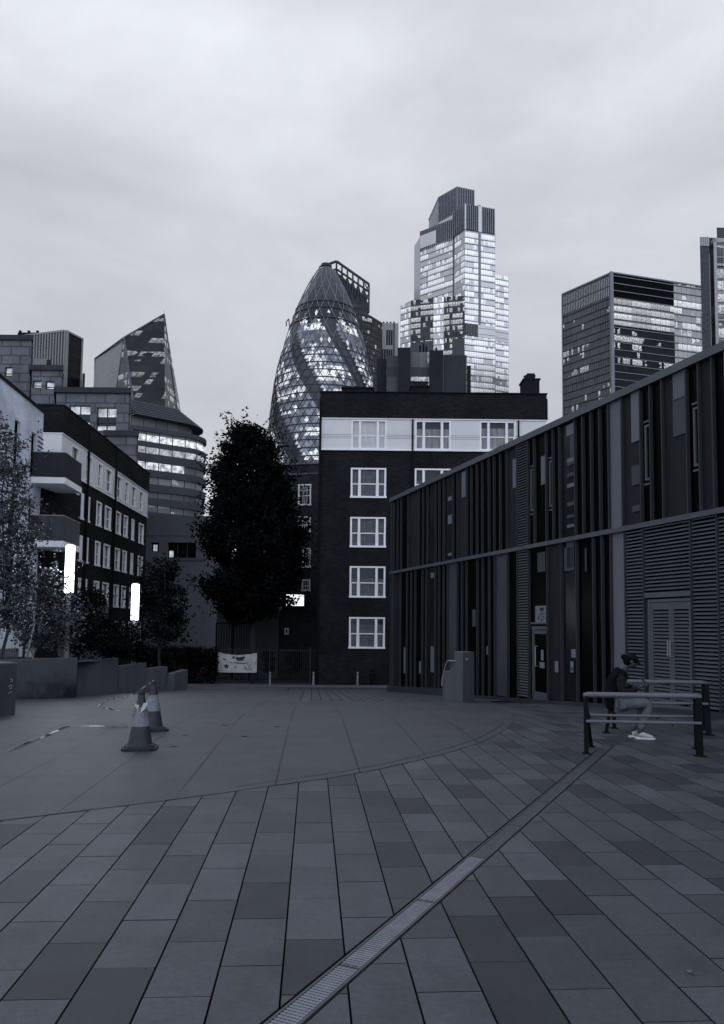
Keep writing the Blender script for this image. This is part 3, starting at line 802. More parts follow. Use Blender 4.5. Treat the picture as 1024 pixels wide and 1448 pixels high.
# ------------------------------------------------------------------ brick flats on the left, running away from the camera
Wn = at(87.5, 613.7, 39.7); zW1 = Wn.z
zW0 = at(93.7, 662, 39.7).z
Wf = atz(208.7, 697.5, zW1)
E = Fr(Wn, Wf)
zER = E.pix(90, 573.5)[1]
left = thing('long_brick_flats', (Wn.x, Wn.y, gz(40)), 'long dark brick apartment wing with white clad top floor receding behind the lit lamps', 'building')
z0b = gz(50)-1
row2 = [(100, 110.3), (114.8, 117.5), (122, 126), (136.5, 142.8), (148.4, 156.3), (163.4, 170.3), (175, 180), (186, 189), (196.3, 202.5)]
row1 = [(101, 111), (121, 129.7), (138.4, 143.8), (149.4, 157.2), (164, 171.3), (176.6, 181.3), (186, 191.5), (197, 201.5)]
ws = []
def yat(px, z):         # image row of height z on facade E at column px
    lo, hi = 300, 1100
    for _ in range(40):
        m = (lo+hi)/2
        if E.pix(px, m)[1] > z: lo = m
        else: hi = m
    return lo
# storey heights on the wall
zr2 = (E.pix(105, 729.5)[1], E.pix(105, 693)[1])
st = zr2[1]-E.pix(106, 755.5)[1]
def span(a, b, z): return E.U(a, yat(a, z)), E.U(b, yat(b, z))
top_z = (zW0+.15, zW1-.22)
holes = []
for a, b in row1: holes.append((*span(a, b, (zW0+zW1)/2), *top_z))
zc = (zr2[0]+zr2[1])/2
for k in range(4):
    for a, b in row2: holes.append((*span(a, b, zc), zr2[0]-k*st, zr2[1]-k*st))
LE = E.L
mb = MB(); E.wall(mb, 0, LE, z0b, zW0, [h for h in holes if h[3] < zW0]); 
mb.build('brick_wall', M['brick'], left)
mb = MB(); E.box(mb, .01, LE, z0b, zER-.4, -9, -.2); 
E.box(mb, 0, .3, z0b, zW0, -9, -.01)
mb.build('end_wall', M['brick'], left)
mb = MB(); E.wall(mb, -.02, LE+.02, zW0, zW1, [h for h in holes if h[2] > zW0], .18, .03)
E.box(mb, -.03, .3, zW0, zW1, -9, .028)
mb.build('white_cladding', M['clad'], left)
mb = MB(); E.box(mb, -.06, LE+.1, zW0-.08, zW0+.01, -9, .08); E.box(mb, -.06, LE+.1, zW1, zW1+.06, -9, .08); mb.build('white_trim', M['paint'], left)
mb = MB(); E.box(mb, -.08, LE+.1, zW1+.062, zER-.05, -9.1, .10); E.box(mb, -.12, LE+.14, zER-.05, zER, -9.2, .14); mb.build('parapet', M['brick'], left)
for h in holes:
    w = sash(E, left, h[0], h[1], h[2], h[3], n=-.09, tri=False)
for px in (121, 161):
    u = E.U(px, 700); mb = MB(); mb.tube([E.p(u, z0b, .12), E.p(u, zER-.1, .12)], .07, 8); mb.build('downpipe', M['black'], left)
# low entrance canopy of the wing
mb = MB(); a, b = at(118, 852, 37), at(150, 856, 40)
K = Fr(a, b); zt_, zb_ = a.z, at(118, 878, 37).z
K.box(mb, 0, K.L, gz(40)-.3, zb_, -2, 0); K.box(mb, -.1, K.L+.1, zb_, zt_, -2.1, .1)
po = mb.build('entrance_porch', M['concrete']); tag(po, 'small pale rendered porch between the bushes below the brick wing', 'porch')

# ------------------------------------------------------------------ pale brick flats, far left, with balconies
G1 = at(62, 584.5, 35.0); zG = G1.z
G0 = atz(0, 534, zG)
gdir = Vector((G0.x-G1.x, G0.y-G1.y, 0)).normalized()
Gs = Vector((G1.x, G1.y, 0))+gdir*14
G = Fr((Gs.x, Gs.y), (G1.x, G1.y))
pale = thing('pale_brick_flats', (G1.x, G1.y, gz(35)), 'pale brick apartment building with narrow slit windows and two projecting balconies', 'building')
gh = []
for (a, b, c, d) in [(-6, 4.5, 574, 622), (21.5, 29.5, 590, 648), (45, 52, 607.5, 643)]:
    u0, z1 = G.pix(a, c); u1 = G.U(b, c); z1 = G.pix((a+b)/2, (c+5))[1]
    gh.append((u0, u1, z1-2.0, z1))
for k in range(1, 3): gh += [(a, b, c-2.9*k, d-2.9*k) for (a, b, c, d) in gh[:3]]
zb0 = gz(35)-1.0
mb = MB(); G.wall(mb, 0, G.L, zb0, zG, gh, .18)
G.box(mb, .01, G.L, zb0, zG-.3, -8, -.24)
mb.face([G.p(G.L, zb0, 0), G.p(G.L, zb0, -8), G.p(G.L, zG, -8), G.p(G.L, zG, 0)], [(0, zb0), (8, zb0), (8, zG), (0, zG)])
mb.build('brick_wall', M['lbrick'], pale)
mb = MB(); G.box(mb, -.1, G.L+.07, zG, zG+.12, -8, .07); mb.build('roof_coping', M['black'], pale)
for h in gh:
    mb = MB(); G.box(mb, h[0], h[0]+.05, h[2], h[3], -.18, -.12); G.box(mb, h[1]-.05, h[1], h[2], h[3], -.18, -.12); G.box(mb, h[0]+.05, h[1]-.05, h[3]-.05, h[3], -.18, -.12); w = mb.build('window', M['black'], pale)
    mb = MB(); G.quad(mb, h[0]+.05, h[1]-.05, h[2], h[3]-.05, -.17); mb.build('pane', M['glassd'], w)
mb = MB()
for k in range(4): u = G.U(53.5, 620); z = G.pix(55, 617+k*6.5)[1]; G.box(mb, u, u+.75, z-.05, z, 0, .02)
mb.build('vent_slots', M['black'], pale)
M['b_pan'] = mat('balcony_panel', .018, .5, .2, 2.)
M['b_glass'] = mat('balcony_glass', .05, .3, .6, 5., streak=True)  # the reflection in the glass is put into the base colour as grey streaks
# balconies project from the end of the wall
for (pyt, solid) in ((681, True), (771, False)):
    u0, zf = G.pix(44 if solid else 41, pyt)
    u1 = u0+2.6; 
    dep = 1.45
    sl = MB(); G.box(sl, u0, u1, zf-.05, zf+.22, .002, dep); b_ = sl.build('balcony', M['paint'], pale)
    mb = MB(); zt2 = zf+.22; H = 1.1
    g = M['b_pan'] if solid else M['b_glass']
    G.box(mb, u0+.03, u0+.05, zt2, zt2+H, .02, dep-.04); G.box(mb, u0+.05, u1-.03, zt2, zt2+H, dep-.06, dep-.04); G.box(mb, u1-.05, u1-.03, zt2, zt2+H, .02, dep-.061)
    mb.build('balustrade_panel', g, b_)
    mb = MB(); G.box(mb, u0+.01, u0+.07, zt2+H, zt2+H+.04, .02, dep-.02); G.box(mb, u0+.07, u1-.01, zt2+H, zt2+H+.04, dep-.08, dep-.02)
    for t in range(5): G.box(mb, u0+.05+t*(u1-u0-.15)/4, u0+.09+t*(u1-u0-.15)/4, zt2, zt2+H, dep-.085, dep-.062)
    mb.build('handrail', M['steel'], b_)
mb = MB(); u0, z1 = G.pix(46, 700); G.box(mb, G.L-.02, G.L-.01, z1-2.4, z1, .002, .02)
# recess wall behind the balconies
mb = MB(); a = G.p(G.L, 0, 0); mb.prism([(a.x, a.y), (a.x+.02, a.y+.05), (a.x+.7, a.y+3.5), (a.x-2, a.y+4)], zb0, zG-3.2); mb.build('recess_wall', M['brick'], pale)

# ------------------------------------------------------------------ older building in the gap
O_ = Fr(at(380, 700, 56), at(462, 700, 55))
old = thing('sash_window_building', (O_.o.x, O_.o.y, gz(46)), 'brown rendered building with small white sash windows in the gap beside the tree', 'building')
zo1 = O_.pix(430, 657)[1]; uo0, uo1 = 0, O_.L
oh = []
for (a, b, c, d) in [(423, 439, 686, 713.5), (422.3, 438.5, 731.5, 752), (429, 438.5, 776, 802), (428, 438, 820.5, 835)]:
    u0, z1 = O_.pix(a, c); u1, z0 = O_.pix(b, d); oh.append((u0, u1, z0, z1))
mb = MB(); O_.wall(mb, uo0, uo1, gz(46)-.5, zo1, oh, .16); O_.box(mb, uo0, uo1, gz(46)-.5, zo1-.2, -8, -.2); mb.build('rendered_wall', M['brick2'], old)
mb = MB(); O_.box(mb, uo0-.1, uo1+.1, zo1, zo1+.12, -8, .12); z = O_.pix(430, 671)[1]; O_.box(mb, uo0, uo1, z, z+.1, 0, .06); mb.build('cornice', M['stone'], old)
for h in oh:
    w = sash(O_, old, h[0], h[1], h[2], h[3], n=-.08, tri=False)
    mb = MB(); W = h[1]-h[0]
    for k in (1, 2): O_.box(mb, h[0]+W*k/3-.015, h[0]+W*k/3+.015, h[2]+.04, h[3]-.03, -.10, -.065)
    O_.box(mb, h[0]+.04, h[1]-.04, h[2]+(h[3]-h[2])*.73, h[2]+(h[3]-h[2])*.73+.03, -.10, -.067)
    mb.build('glazing_bars', M['paint'], w)
# lit shop sign and notices below
def boxthing(name, px0, px1, py0, py1, d, dep, m, label, cat, ink=None):
    f = Fr(at(px0, py1, d), at(px1, py1, d)); z1, z0 = f.pix((px0+px1)/2, py0)[1], f.pix((px0+px1)/2, py1)[1]
    t = thing(name, f.p(0, z0), label, cat)
    mb = MB(); f.box(mb, 0, f.L, z0, z1, -dep+.01, 0); mb.build('casing', M['frame_l'], t)
    mb = MB(); f.box(mb, .04, f.L-.04, z0+.04, z1-.04, .001, .02); mb.build('face', m, t)
    if ink:
        mb = MB()
        for (a, b, c, e) in ink: f.box(mb, a*f.L, b*f.L, z0+c*(z1-z0), z0+e*(z1-z0), .021, .026)
        mb.build('lettering', M['ink'], t)
    return t
boxthing('lit_sign', 404, 430.5, 840, 857.5, 54.5, .2, M['sign'], 'wide blank lit sign box just right of the tree crown', 'sign')
boxthing('wall_notice', 401.5, 409, 887, 898, 52.6, .05, M['clad'], 'small white notice with a dark symbol on the garden wall', 'notice', [(.35, .65, .3, .7)])
boxthing('lit_sign', 363, 374.5, 876, 884, 54, .15, M['sign'], 'small lit sign low beside the tree trunk', 'sign')
gw = Fr(at(393.5, 900, 53), at(448, 900, 53)); mb = MB(); zz = gw.pix(420, 866)[1]
gw.box(mb, 0, gw.L, gz(46)-.2, zz, -.3, 0); gw.box(mb, -.05, gw.L, zz, zz+.08, -.34, .04)
o = mb.build('garden_wall', M['brick2']); tag(o, 'weathered brick garden wall carrying a small white notice', 'wall')

# ------------------------------------------------------------------ dark office block seen over the roof
def blk(t, name, px0, px1, py, d, dep, m, zb=None):
    a, b = at(px0, py, d), at(px1, py, d); f = Fr(a, b); mb = MB()
    radbox(mb, f, 0, f.L, gz(46) if zb is None else zb, f.pix((px0+px1)/2, py)[1], dep); return mb.build(name, m, t), f
off = thing('dark_office_block', gpd(600, 92), 'dark slab office block with a glazed stair bay rising behind the flat brick roof', 'building')
MT = {}
MT['bay'] = tower_mat('bay_glazing', 4.0, 1.0, .14, .4, .05, .55, .5, floorw=.3, mullw=.06)
MT['bay2'] = tower_mat('side_glazing', 4.0, 1.6, .07, .5, .04, .25, .3, floorw=.3, mullw=.08)
M['slab_d'] = mat('dark_slab', .012, .8, .25, .5)
M['slab_g'] = mat('grey_slab', .030, .8, .2, .5)
blk(off, 'slab_wall', 562.5, 580.5, 491.5, 92, 14, M['slab_d']); blk(off, 'stair_bay', 580.7, 607, 498, 93, 10, MT['bay']); blk(off, 'slab_wall', 607.2, 627, 495, 92, 14, M['slab_d'])
blk(off, 'slab_wall', 627.2, 660, 502, 92.5, 13, M['slab_g']); blk(off, 'lift_shaft', 660.2, 666, 517, 93, 10, M['slab_d']); blk(off, 'side_bay', 546.5, 562.3, 503, 93, 10, MT['bay2'])
blk(off, 'side_wall', 533, 546.3, 507, 94, 10, M['slab_d'])
for px, py in ((594, 489), (599, 486), (603, 490), (617, 492)): mb = MB(); p = at(px, py, 95); mb.tube([(p.x, p.y, at(602, 500, 95).z), (p.x, p.y, p.z)], .12, 6); mb.build('roof_antenna', M['black'], off)
def litmat(name, v, sc):
    t = NT(name); g = t.geo(); n = t.noise(g, sc, 3, .7)
    t.b.inputs['Base Color'].default_value = T(.3); t.b.inputs['Emission Color'].default_value = (.93, .97, 1.0, 1)
    t.link(t.maprange(n, .4, .62, v*.25, v), t.b.inputs['Emission Strength']); return t.m
M['litw'] = litmat('lit_room', .62, 1.1)
# ------------------------------------------------------------------ stepped stone building and round building on the left
MT['round'] = tower_mat('round_ribbon', 3.45, 2.4, .05, .3, .045, .62, .75, floorw=.5, mullw=.06, rough=.6)
stone = thing('stone_office', gpd(80, 78), 'stepped pale stone clad office building with square lit windows', 'building')
def sblk(px0, px1, py, d, dep, wins):
    a, b = at(px0, py, d), at(px1, py, d); f = Fr(a, b); z1 = f.pix((px0+px1)/2, py)[1]
    hs = []
    for (x0, x1, y0, y1) in wins:
        u0, zt2 = f.pix(x0, y0); u1, zb2 = f.pix(x1, y1); hs.append((u0, u1, zb2, zt2))
    mb = MB(); f.wall(mb, 0, f.L, gz(46), z1, hs, .4); radbox(mb, f, 0, f.L, gz(46), z1-.2, dep, -.5)
    mb.build('stone_wall', M['stone'], stone)
    mb = MB(); radbox(mb, f, -.2, f.L+.25, z1, z1+.55, dep, .25); mb.build('cornice', M['slab_g'], stone)
    for k, h in enumerate(hs):
        n = max(1, round((h[1]-h[0])/1.0)); w = (h[1]-h[0])/n
        mb = MB()
        for i in range(n+1): f.box(mb, h[0]+i*w-.05, h[0]+i*w+.05, h[2], h[3], -.38, -.28)
        f.box(mb, h[0], h[1], h[2]+(h[3]-h[2])*.35, h[2]+(h[3]-h[2])*.35+.08, -.38, -.282)
        wd_ = mb.build('window', M['frame'], stone)
        mb = MB(); f.quad(mb, h[0], h[1], h[2], h[3], -.37); mb.build('pane', M['glassw'], wd_)
        mb = MB(); f.quad(mb, h[0]+.06, h[1]-.06, h[2]+(h[3]-h[2])*(.62 if n > 1 else .2), h[3]-.05, -.365); mb.build('lit_ceiling', M["litw"], wd_)
        if n > 1: mb = MB(); f.quad(mb, h[0]+.06, h[1]-.06, h[2]+.05, h[2]+(h[3]-h[2])*.22, -.365); mb.build('lit_sill', M["litw"], wd_)
    return f
sblk(-60, 45, 481, 84, 8, [(7, 17, 519, 532.5)])
sblk(45.3, 88, 524, 82, 8, [(46.5, 58.5, 538, 549), (64.5, 76.5, 539, 551)])
sblk(80, 183, 556, 78, 9, [(98, 127, 573, 603.5), (137, 164, 576, 609)])
sblk(150, 194, 617, 75, 9, [])

rnd = thing('round_office', gpd(240, 95), 'office building with curved corner, bands of lit windows and a louvred drum roof', 'building')
def curved(px0, pxc, pxr, d, z0, z1, name, m, off=0, nseg=18, parent=rnd, dd=None):
    a = at(px0, 700, d); b = at(pxc, 700, d+4)
    u = Vector((b.x-a.x, b.y-a.y, 0)).normalized(); n = Vector((u.y, -u.x, 0))
    if n.dot(CAM-a) < 0: n = -n
    # radius so that the silhouette falls at pxr
    rr = (at(pxr, 700, d+8)-b).dot(u)
    c = b-n*rr
    pts = [(a.x+n.x*off, a.y+n.y*off)]
    for i in range(nseg+1):
        t = math.pi*.5-math.pi*.75*i/nseg
        q = c+(n*math.sin(t)+u*math.cos(t))*(rr+off); pts.append((q.x, q.y))
    q = Vector((a.x, a.y, 0))-n*(2*rr); pts.append((q.x, q.y))
    mb = MB(); mb.prism(pts, z0, z1); return mb.build(name, m, parent)
zR = lambda py: at(215, py, 97).z
bands = [(618, 632), (639, 648), (659.5, 670), (679.5, 689.5), (700, 708.5), (719, 728)]
zt_ = zR(612); zb_ = zR(736)
prev = zt_
M['ribwall'] = mat('dark_ribbon_wall', .055, .7, .15, .4)
M['ribwall2'] = mat('dark_ribbon_wall_low', .095, .8, .15, .3, streak=True)
MT['rib'] = tower_mat('ribbon_window', 400, 1.55, .10, .5, .03, .9, .6, floorw=.0, mullw=.07, crowd=.25)
for k, (a, b) in enumerate(bands):
    za, zb2 = zR(a), zR(b)
    curved(185, 262, 296, 93, za+.01, prev, 'spandrel_band', M['ribwall'])
    lm = tower_mat('ribbon_%d' % k, 3.1, 1.7, [.2, .16, .16, .22, .12, .14][k], .5, .04, [.74, .62, .60, .42, .2, .3][k], [.95, .7, .85, .30, .2, .25][k], floorw=.0, mullw=.07, crowd=.15)
    curved(185, 262, 296, 93, zb2, za+.01, 'ribbon_window', lm, off=-.25)
    prev = zb2
curved(185, 262, 296, 93, zR(742), prev, 'spandrel_band', M['ribwall'])
curved(183, 250, 279, 94, zR(613), zR(596), 'roof_drum', tower_mat('drum', 400, 1.6, .16, .35, .07, .25, .35, floorw=.0, mullw=.08), off=-.3)
n_l = 8
zl_ = None
for k in range(n_l):
    t = k/(n_l-1); py = 596-26*t; ins = 1.0-3.0*t
    curved(183, 250, 280-0*t, 94, zR(py)-.02, zR(py)+.13, 'roof_louvre', M['frame_l'], off=ins)
    curved(183, 250, 280, 94, zR(py)+.131, zR(py-26/7)-.021 if k < n_l-1 else zR(py)+.25, 'louvre_backing', M['black'], off=ins-1.3)
# plain wing below it
W2 = Fr(at(165, 800, 86), at(312, 800, 86)); zw = W2.pix(230, 729)[1]
rwing = thing('plain_rendered_block', W2.p(3, gz(46)), 'plain dark rendered wall with a strip of small openings beneath the banded round office', 'building')
hs = []
for (a, b, c, d) in [(214, 224.5, 767, 780), (237, 277, 767, 789)]:
    u0, z1 = W2.pix(a, c); u1, z0 = W2.pix(b, d); hs.append((u0, u1, z0, z1))
mb = MB(); W2.wall(mb, 0, W2.L, gz(46)-.3, zw, hs, .5); radbox(mb, W2, 0, W2.L, gz(46)-.3, zw-.2, 6, -.9)
mb.face([W2.p(W2.L, gz(46), 0), W2.p(W2.L, gz(46), -.9), W2.p(W2.L, zw, -.9), W2.p(W2.L, zw, 0)])
mb.build('rendered_wall', M['wall_d'], rwing)
mb = MB(); z = W2.pix(230, 757)[1]; W2.box(mb, 0, W2.L, z-.06, z, 0, .04); W2.box(mb, hs[1][0], hs[1][1]+1, hs[1][2]-.3, hs[1][2], .001, .12); mb.build('string_course', M['panel_m'], rwing)
for h in hs:
    mb = MB()
    n = max(1, round((h[1]-h[0])/1.2))
    for i in range(n+1): W2.box(mb, h[0]+(h[1]-h[0])*i/n-.04, h[0]+(h[1]-h[0])*i/n+.04, h[2], h[3], -.45, -.35)
    w = mb.build('window', M['frame'], rwing); mb = MB(); W2.quad(mb, h[0], h[1], h[2], h[3], -.44); mb.build('pane', M['glassd'], w)
    mb = MB(); W2.quad(mb, h[0]+.15, h[0]+.6, h[2]+.1, h[2]+.8, -.43); mb.build('lit_panel', M['litw'], w)

# ------------------------------------------------------------------ the towers
def poly3(mb, pts, fr_u=None, tone=1.0):
    """flat facet, UV in metres measured along its own horizontal direction"""
    v = [Vector(p) for p in pts]
    n = (v[1]-v[0]).cross(v[2]-v[0])
    if n.length < 1e-6: n = (v[2]-v[0]).cross(v[3]-v[0])
    n.normalize(); h = Vector((-n.y, n.x, 0))
    if h.length < 1e-5: h = Vector((1, 0, 0))
    h.normalize(); o = v[0]
    mb.face(v, [((p-o).dot(h), p.z) for p in v], tone)
def down(a, b, z=-2):      # extend the edge a->b to the ground
    t = (z-a.z)/(b.z-a.z); return a+(b-a)*t

def tower(t, name, corners, d0, m, zb=gz(46), back=30, ztop=None, ref=0):
    """corners: roof corners in the photograph, left to right, all at one height"""
    z = ztop if ztop is not None else at(*corners[ref], d0).z
    P = [atz(px, py, z) for px, py in corners]
    a, b = P[0], P[-1]
    bk = HF*back
    k_ = a+(P[2]-P[1]) if len(P) == 3 else a+bk
    pl = [(p.x, p.y) for p in P]+[(k_.x, k_.y)]
    mb = MB(); mb.prism(pl, zb, z); return mb.build(name, m, t), P, z

def fins_on(t, name, f, u0, u1, z0, z1, n, w, dep, m, nz=None):
    mb = MB()
    for i in range(n+1):
        u = u0+(u1-u0)*i/n; f.box(mb, u-w/2, u+w/2, z0, z1, 0.02, dep)
    return mb.build(name, m, t)
def floors_on(t, name, f, u0, u1, z0, z1, fh, h, dep, m):
    mb = MB(); z = math.floor(z1/fh)*fh
    while z > z0: f.box(mb, u0, u1, z, z+h, .02, dep); z -= fh
    return mb.build(name, m, t)

# scalpel-shaped tower
MT['sc_l'] = tower_mat('scalpel_pale', 4.2, 2, .22, .12, .20, .12, .5, floorw=.12, mullw=.1, metal=.4, zhi=135)
MT['sc_m'] = tower_mat('scalpel_dark', 4.2, 1.3, .022, .5, .02, .47, .42, floorw=.18, mullw=.1)
MT['sc_r'] = tower_mat('scalpel_right', 4.2, 1.5, .10, .3, .10, .46, .5, floorw=.22, mullw=.08)
sc = thing('angular_glass_tower', gpd(200, 425), 'angular wedge shaped glass skyscraper with a slanting pointed top', 'skyscraper')
def pt(x, y, d): return at(x, y, d)
a0, a1 = pt(134.4, 507.5, 452), pt(133.5, 556, 452)
b0, b1 = pt(175.5, 477.5, 420), pt(188.5, 567, 412)
c0_, c1_ = pt(176.3, 479, 421), pt(164.5, 556, 425)
t0, t1 = pt(232.5, 444.5, 425), pt(230.5, 556, 420)
r1 = pt(249.5, 573, 441)
A2, B2, C2, T2, R2 = down(a0, a1), down(b0, b1), down(c0_, c1_), down(t0, t1), down(t0, r1)
mb = MB(); poly3(mb, [a0, A2, C2, c0_]); mb.build('west_facet', MT['sc_l'], sc)
mb = MB(); poly3(mb, [b0, C2, B2]); mb.build('sliver_facet', MT['sc_r'], sc)
mb = MB(); poly3(mb, [b0, B2, T2, t0]); mb.build('main_facet', MT['sc_m'], sc)
mb = MB(); poly3(mb, [t0, T2, R2]); mb.build('east_facet', MT['sc_r'], sc)
bk = HF*40
mb = MB(); poly3(mb, [a0, b0, t0, a0+bk*.3]); poly3(mb, [a0, a0+bk*.3, A2+bk, A2]); poly3(mb, [t0, R2, R2+bk]); mb.build('rear_facets', MT['sc_r'], sc)
mb = MB()
for p, q, r in ((b0, B2, .7), (t0, T2, .25), (t0, R2, .45), (b0, C2, .25), (a0, b0, .45), (b0, t0, .45), (a0, A2, .3)): mb.tube([p-HF*.3, q-HF*.3], r, 6)
mb.build('edge_trim', M['stone'], sc)
mb = MB(); mb.tube([t0, t0+Vector((0, 0, 2.5))], .25, 6); mb.build('aircraft_light_mast', M['clad'], sc)

# striped dark tower, far left
st_ = thing('striped_office_tower', gpd(60, 300), 'boxy dark office tower with pale vertical fins on the far left', 'skyscraper')
M['fin_p'] = mat('pale_fins', .21, .6, .08, .1)
MT['blk'] = tower_mat('black_glass', 4, 3, .010, .4, .015, .08, .3, floorw=.2, mullw=.1)
o, P, z = tower(st_, 'body', [(-20, 483), (94, 469), (116.6, 480.5)], 300, MT['blk'], ref=1)
f1 = Fr(P[0], P[1]); fins_on(st_, 'fin_screen', f1, 0, f1.L, z-38, z, 30, .55, 1.0, M['fin_p'])
f2 = Fr(P[1], P[2]); mb = MB(); f2.box(mb, -.4, f2.L, z-.2, z+.5, -.5, .6); f2.box(mb, f2.L-.5, f2.L, z-40, z-.2, .02, .6); f2.box(mb, -.4, .4, z-40, z-.2, .02, 1.0); f1.box(mb, 0, f1.L-.5, z-.2, z+.5, -.5, 1.05)
mb.build('edge_trim', M['fin_p'], st_)
mb = MB(); a = at(25, 471, 310); f = Fr(a, at(62, 471, 310)); f.box(mb, 0, f.L, a.z-2, a.z+.3, -3, 0)
for k in range(6): f.box(mb, k*f.L/6, k*f.L/6+.8, a.z+.3, a.z+1.6-(k % 2), -2, -1)
mb.build('roof_plant', M['black'], st_)
blk(st_, 'side_wing', 116.8, 120.5, 528, 302, 8, M['slab_d'])
f = blk(st_, 'lower_screen', 47, 72, 508.5, 290, 4, M['slab_d'])[1]
fins_on(st_, 'lower_fins', f, 0, f.L*.75, f.pix(50, 526)[1], f.pix(50, 508)[1], 9, .4, .6, M['fin_p'])

# truss tower behind the bullet shaped one
MT['chg'] = tower_mat('wedge_glass', 4, 2.0, .05, .5, .018, .34, .7, floorw=.25, mullw=.15, zhi=205)
wg = thing('wedge_truss_tower', gpd(500, 520), 'dark wedge shaped skyscraper with exposed steel truss behind the bullet shaped tower', 'skyscraper')
dW = 520
P0, P1, P2 = at(452, 378, dW), at(476, 369.5, dW), at(522, 402, dW+6)
bk = HF*35
zb_ = -2
def dz_(p, z): return Vector((p.x, p.y, z))
zs_ = at(500, 425, dW).z
mb = MB(); poly3(mb, [dz_(P0, zb_), dz_(P1, zb_), dz_(P1, zs_), dz_(P0, zs_)]); poly3(mb, [dz_(P1, zb_), dz_(P2, zb_), dz_(P2, zs_), dz_(P1, zs_)])
poly3(mb, [dz_(P2, zb_), dz_(P2, zb_)+bk, dz_(P2, zs_)+bk, dz_(P2, zs_)]); poly3(mb, [dz_(P0, zs_), dz_(P1, zs_), dz_(P2, zs_), dz_(P2, zs_)+bk, dz_(P0, zs_)+bk]); mb.build('body', MT['chg'], wg)
M['truss'] = mat('truss_steel', .035, .6, .1, .1)
mb = MB()
def fz(p, q, t): return p+(q-p)*t
zl = zs_-6
segs = [(P0, P1, 3), (P1, P2, 6)]
for (p, q, n) in segs:
    mb.tube([p, q], .9, 6); mb.tube([dz_(p, p.z-5.5), dz_(q, q.z-5.5)], .7, 6)
    for i in range(n+1):
        a = fz(p, q, i/n); mb.tube([a, dz_(a, zl)], .6, 6)
        if i < n:
            b = fz(p, q, (i+1)/n); mb.tube([dz_(a, a.z-5.5), dz_(b, b.z-20)], .45, 6); mb.tube([dz_(b, b.z-5.5), dz_(a, a.z-20)], .45, 6)
for k in range(14):
    z = P2.z-6*k; mb.tube([dz_(P2, z), dz_(fz(P2, P1, .13), z-6)], .4, 5); mb.tube([dz_(fz(P2, P1, .13), z), dz_(P2, z-6)], .4, 5)
mb.build('truss_frame', M['truss'], wg)
mb = MB(); pp = [P0, P1, fz(P1, P2, .94)]
poly3(mb, [dz_(P0, zs_), dz_(P1, zs_), dz_(P1, P1.z-8)+HF, dz_(P0, P0.z-8)+HF]); poly3(mb, [dz_(P1, zs_), dz_(pp[2], zs_), dz_(pp[2], pp[2].z-10)+HF, dz_(P1, P1.z-7)+HF]); mb.build('plant_screen', M['truss'], wg)
o, P, z = tower(wg, 'stepped_wing', [(512, 443), (524, 446), (541, 456.5)], 500, MT['chg'], ref=1)
# pale slotted tower
pt_ = thing('pale_slotted_tower', gpd(550, 540), 'slim pale concrete tower with dark vertical slots between two glass towers', 'skyscraper')
M['palec'] = mat('pale_concrete', .30, .7, .1, .1)
f = blk(pt_, 'body', 539, 563.5, 457, 540, 12, M['palec'])[1]; z1 = f.pix(550, 457)[1]
mb = MB(); 
for k in range(5):
    u = f.L*(.05+.13*k); 
    if k > 1: f.box(mb, u, u+1.2, z1-16, z1-5, .02, .15)
    f.box(mb, u, u+1.2, z1-34, z1-19, .02, .15); f.box(mb, u, u+1.2, z1-60, z1-38, .02, .15)
f.box(mb, f.L*.72, f.L*.78, z1-70, z1, .02, .3)
for k in range(4): f.box(mb, f.L*(.1+.2*k), f.L*(.2+.2*k), z1, z1+1.5, -3, -1)
mb.build('window_slots', M['slab_d'], pt_)

# tall stepped glass tower
MT['b_l'] = tower_mat('tall_left', 3.9, 1.6, .48, .10, .30, .48, .62, floorw=.14, mullw=.14, metal=.85, rough=.25, crowd=.3)  # tall tower base tones raised to stand in for atmospheric haze
MT['b_r'] = tower_mat('tall_right', 3.9, 1.6, .56, .10, .36, .60, .60, floorw=.14, mullw=.14, metal=.85, rough=.25, crowd=.35)
MT['b_low'] = tower_mat('tall_lower', 3.9, 1.6, .045, .6, .06, .52, .9, floorw=.2, mullw=.1, crowd=.05)
MT['b_lowp'] = tower_mat('tall_lower_pale', 3.9, 1.6, .45, .15, .16, .50, .9, floorw=.16, mullw=.1, metal=.7, rough=.25, crowd=.2)
M['b_slant'] = mat('slanting_grey_glass', .24, .6, .1, .1)
M['b_edge'] = mat('floor_edge_metal', .24, .6, .1, .1)
M['b_dark'] = mat('dark_crown_panels', .055, .6, .1, .1)
M['b_fin'] = mat('crown_fins', .19, .6, .1, .1)
M['b_pale'] = mat('pale_glass_crown', .50, .25, .06, .05, metal=.8)
tb = thing('tall_stepped_glass_tower', gpd(650, 490), 'tallest stepped glass skyscraper with bright lit floors and dark finned crown', 'skyscraper')
D = 480
# second tier crown level decides the main body
Z1 = at(657.5, 325, D).z           # top of the lit floors at the front corner
K0 = atz(594.5, 353, Z1); K1 = atz(640.5, 336, Z1); K2 = atz(657.3, 325, Z1); K3 = atz(700.2, 332, Z1)
bk = HF*45
def pr(name, m, pl, z0, z1, back=45):
    a, b = pl[0], pl[-1]; k = a+(pl[2]-pl[1])
    mb = MB(); mb.prism([(p.x, p.y) for p in pl]+[(k.x, k.y)], z0, z1); return mb.build(name, m, tb)
mb = MB()
def facep(mb, a, b, z0, z1):
    L = math.hypot(b.x-a.x, b.y-a.y); mb.face([(a.x, a.y, z0), (b.x, b.y, z0), (b.x, b.y, z1), (a.x, a.y, z1)], [(0, z0), (L, z0), (L, z1), (0, z1)])
G0_ = Vector((K1.x, K1.y, 0)); K1b = K1+HF*2.0
facep(mb, K0, K1, -2, Z1); facep(mb, K1+(K2-K1)*.14, K2, -2, Z1); mb.build('west_curtain_wall', MT['b_l'], tb)
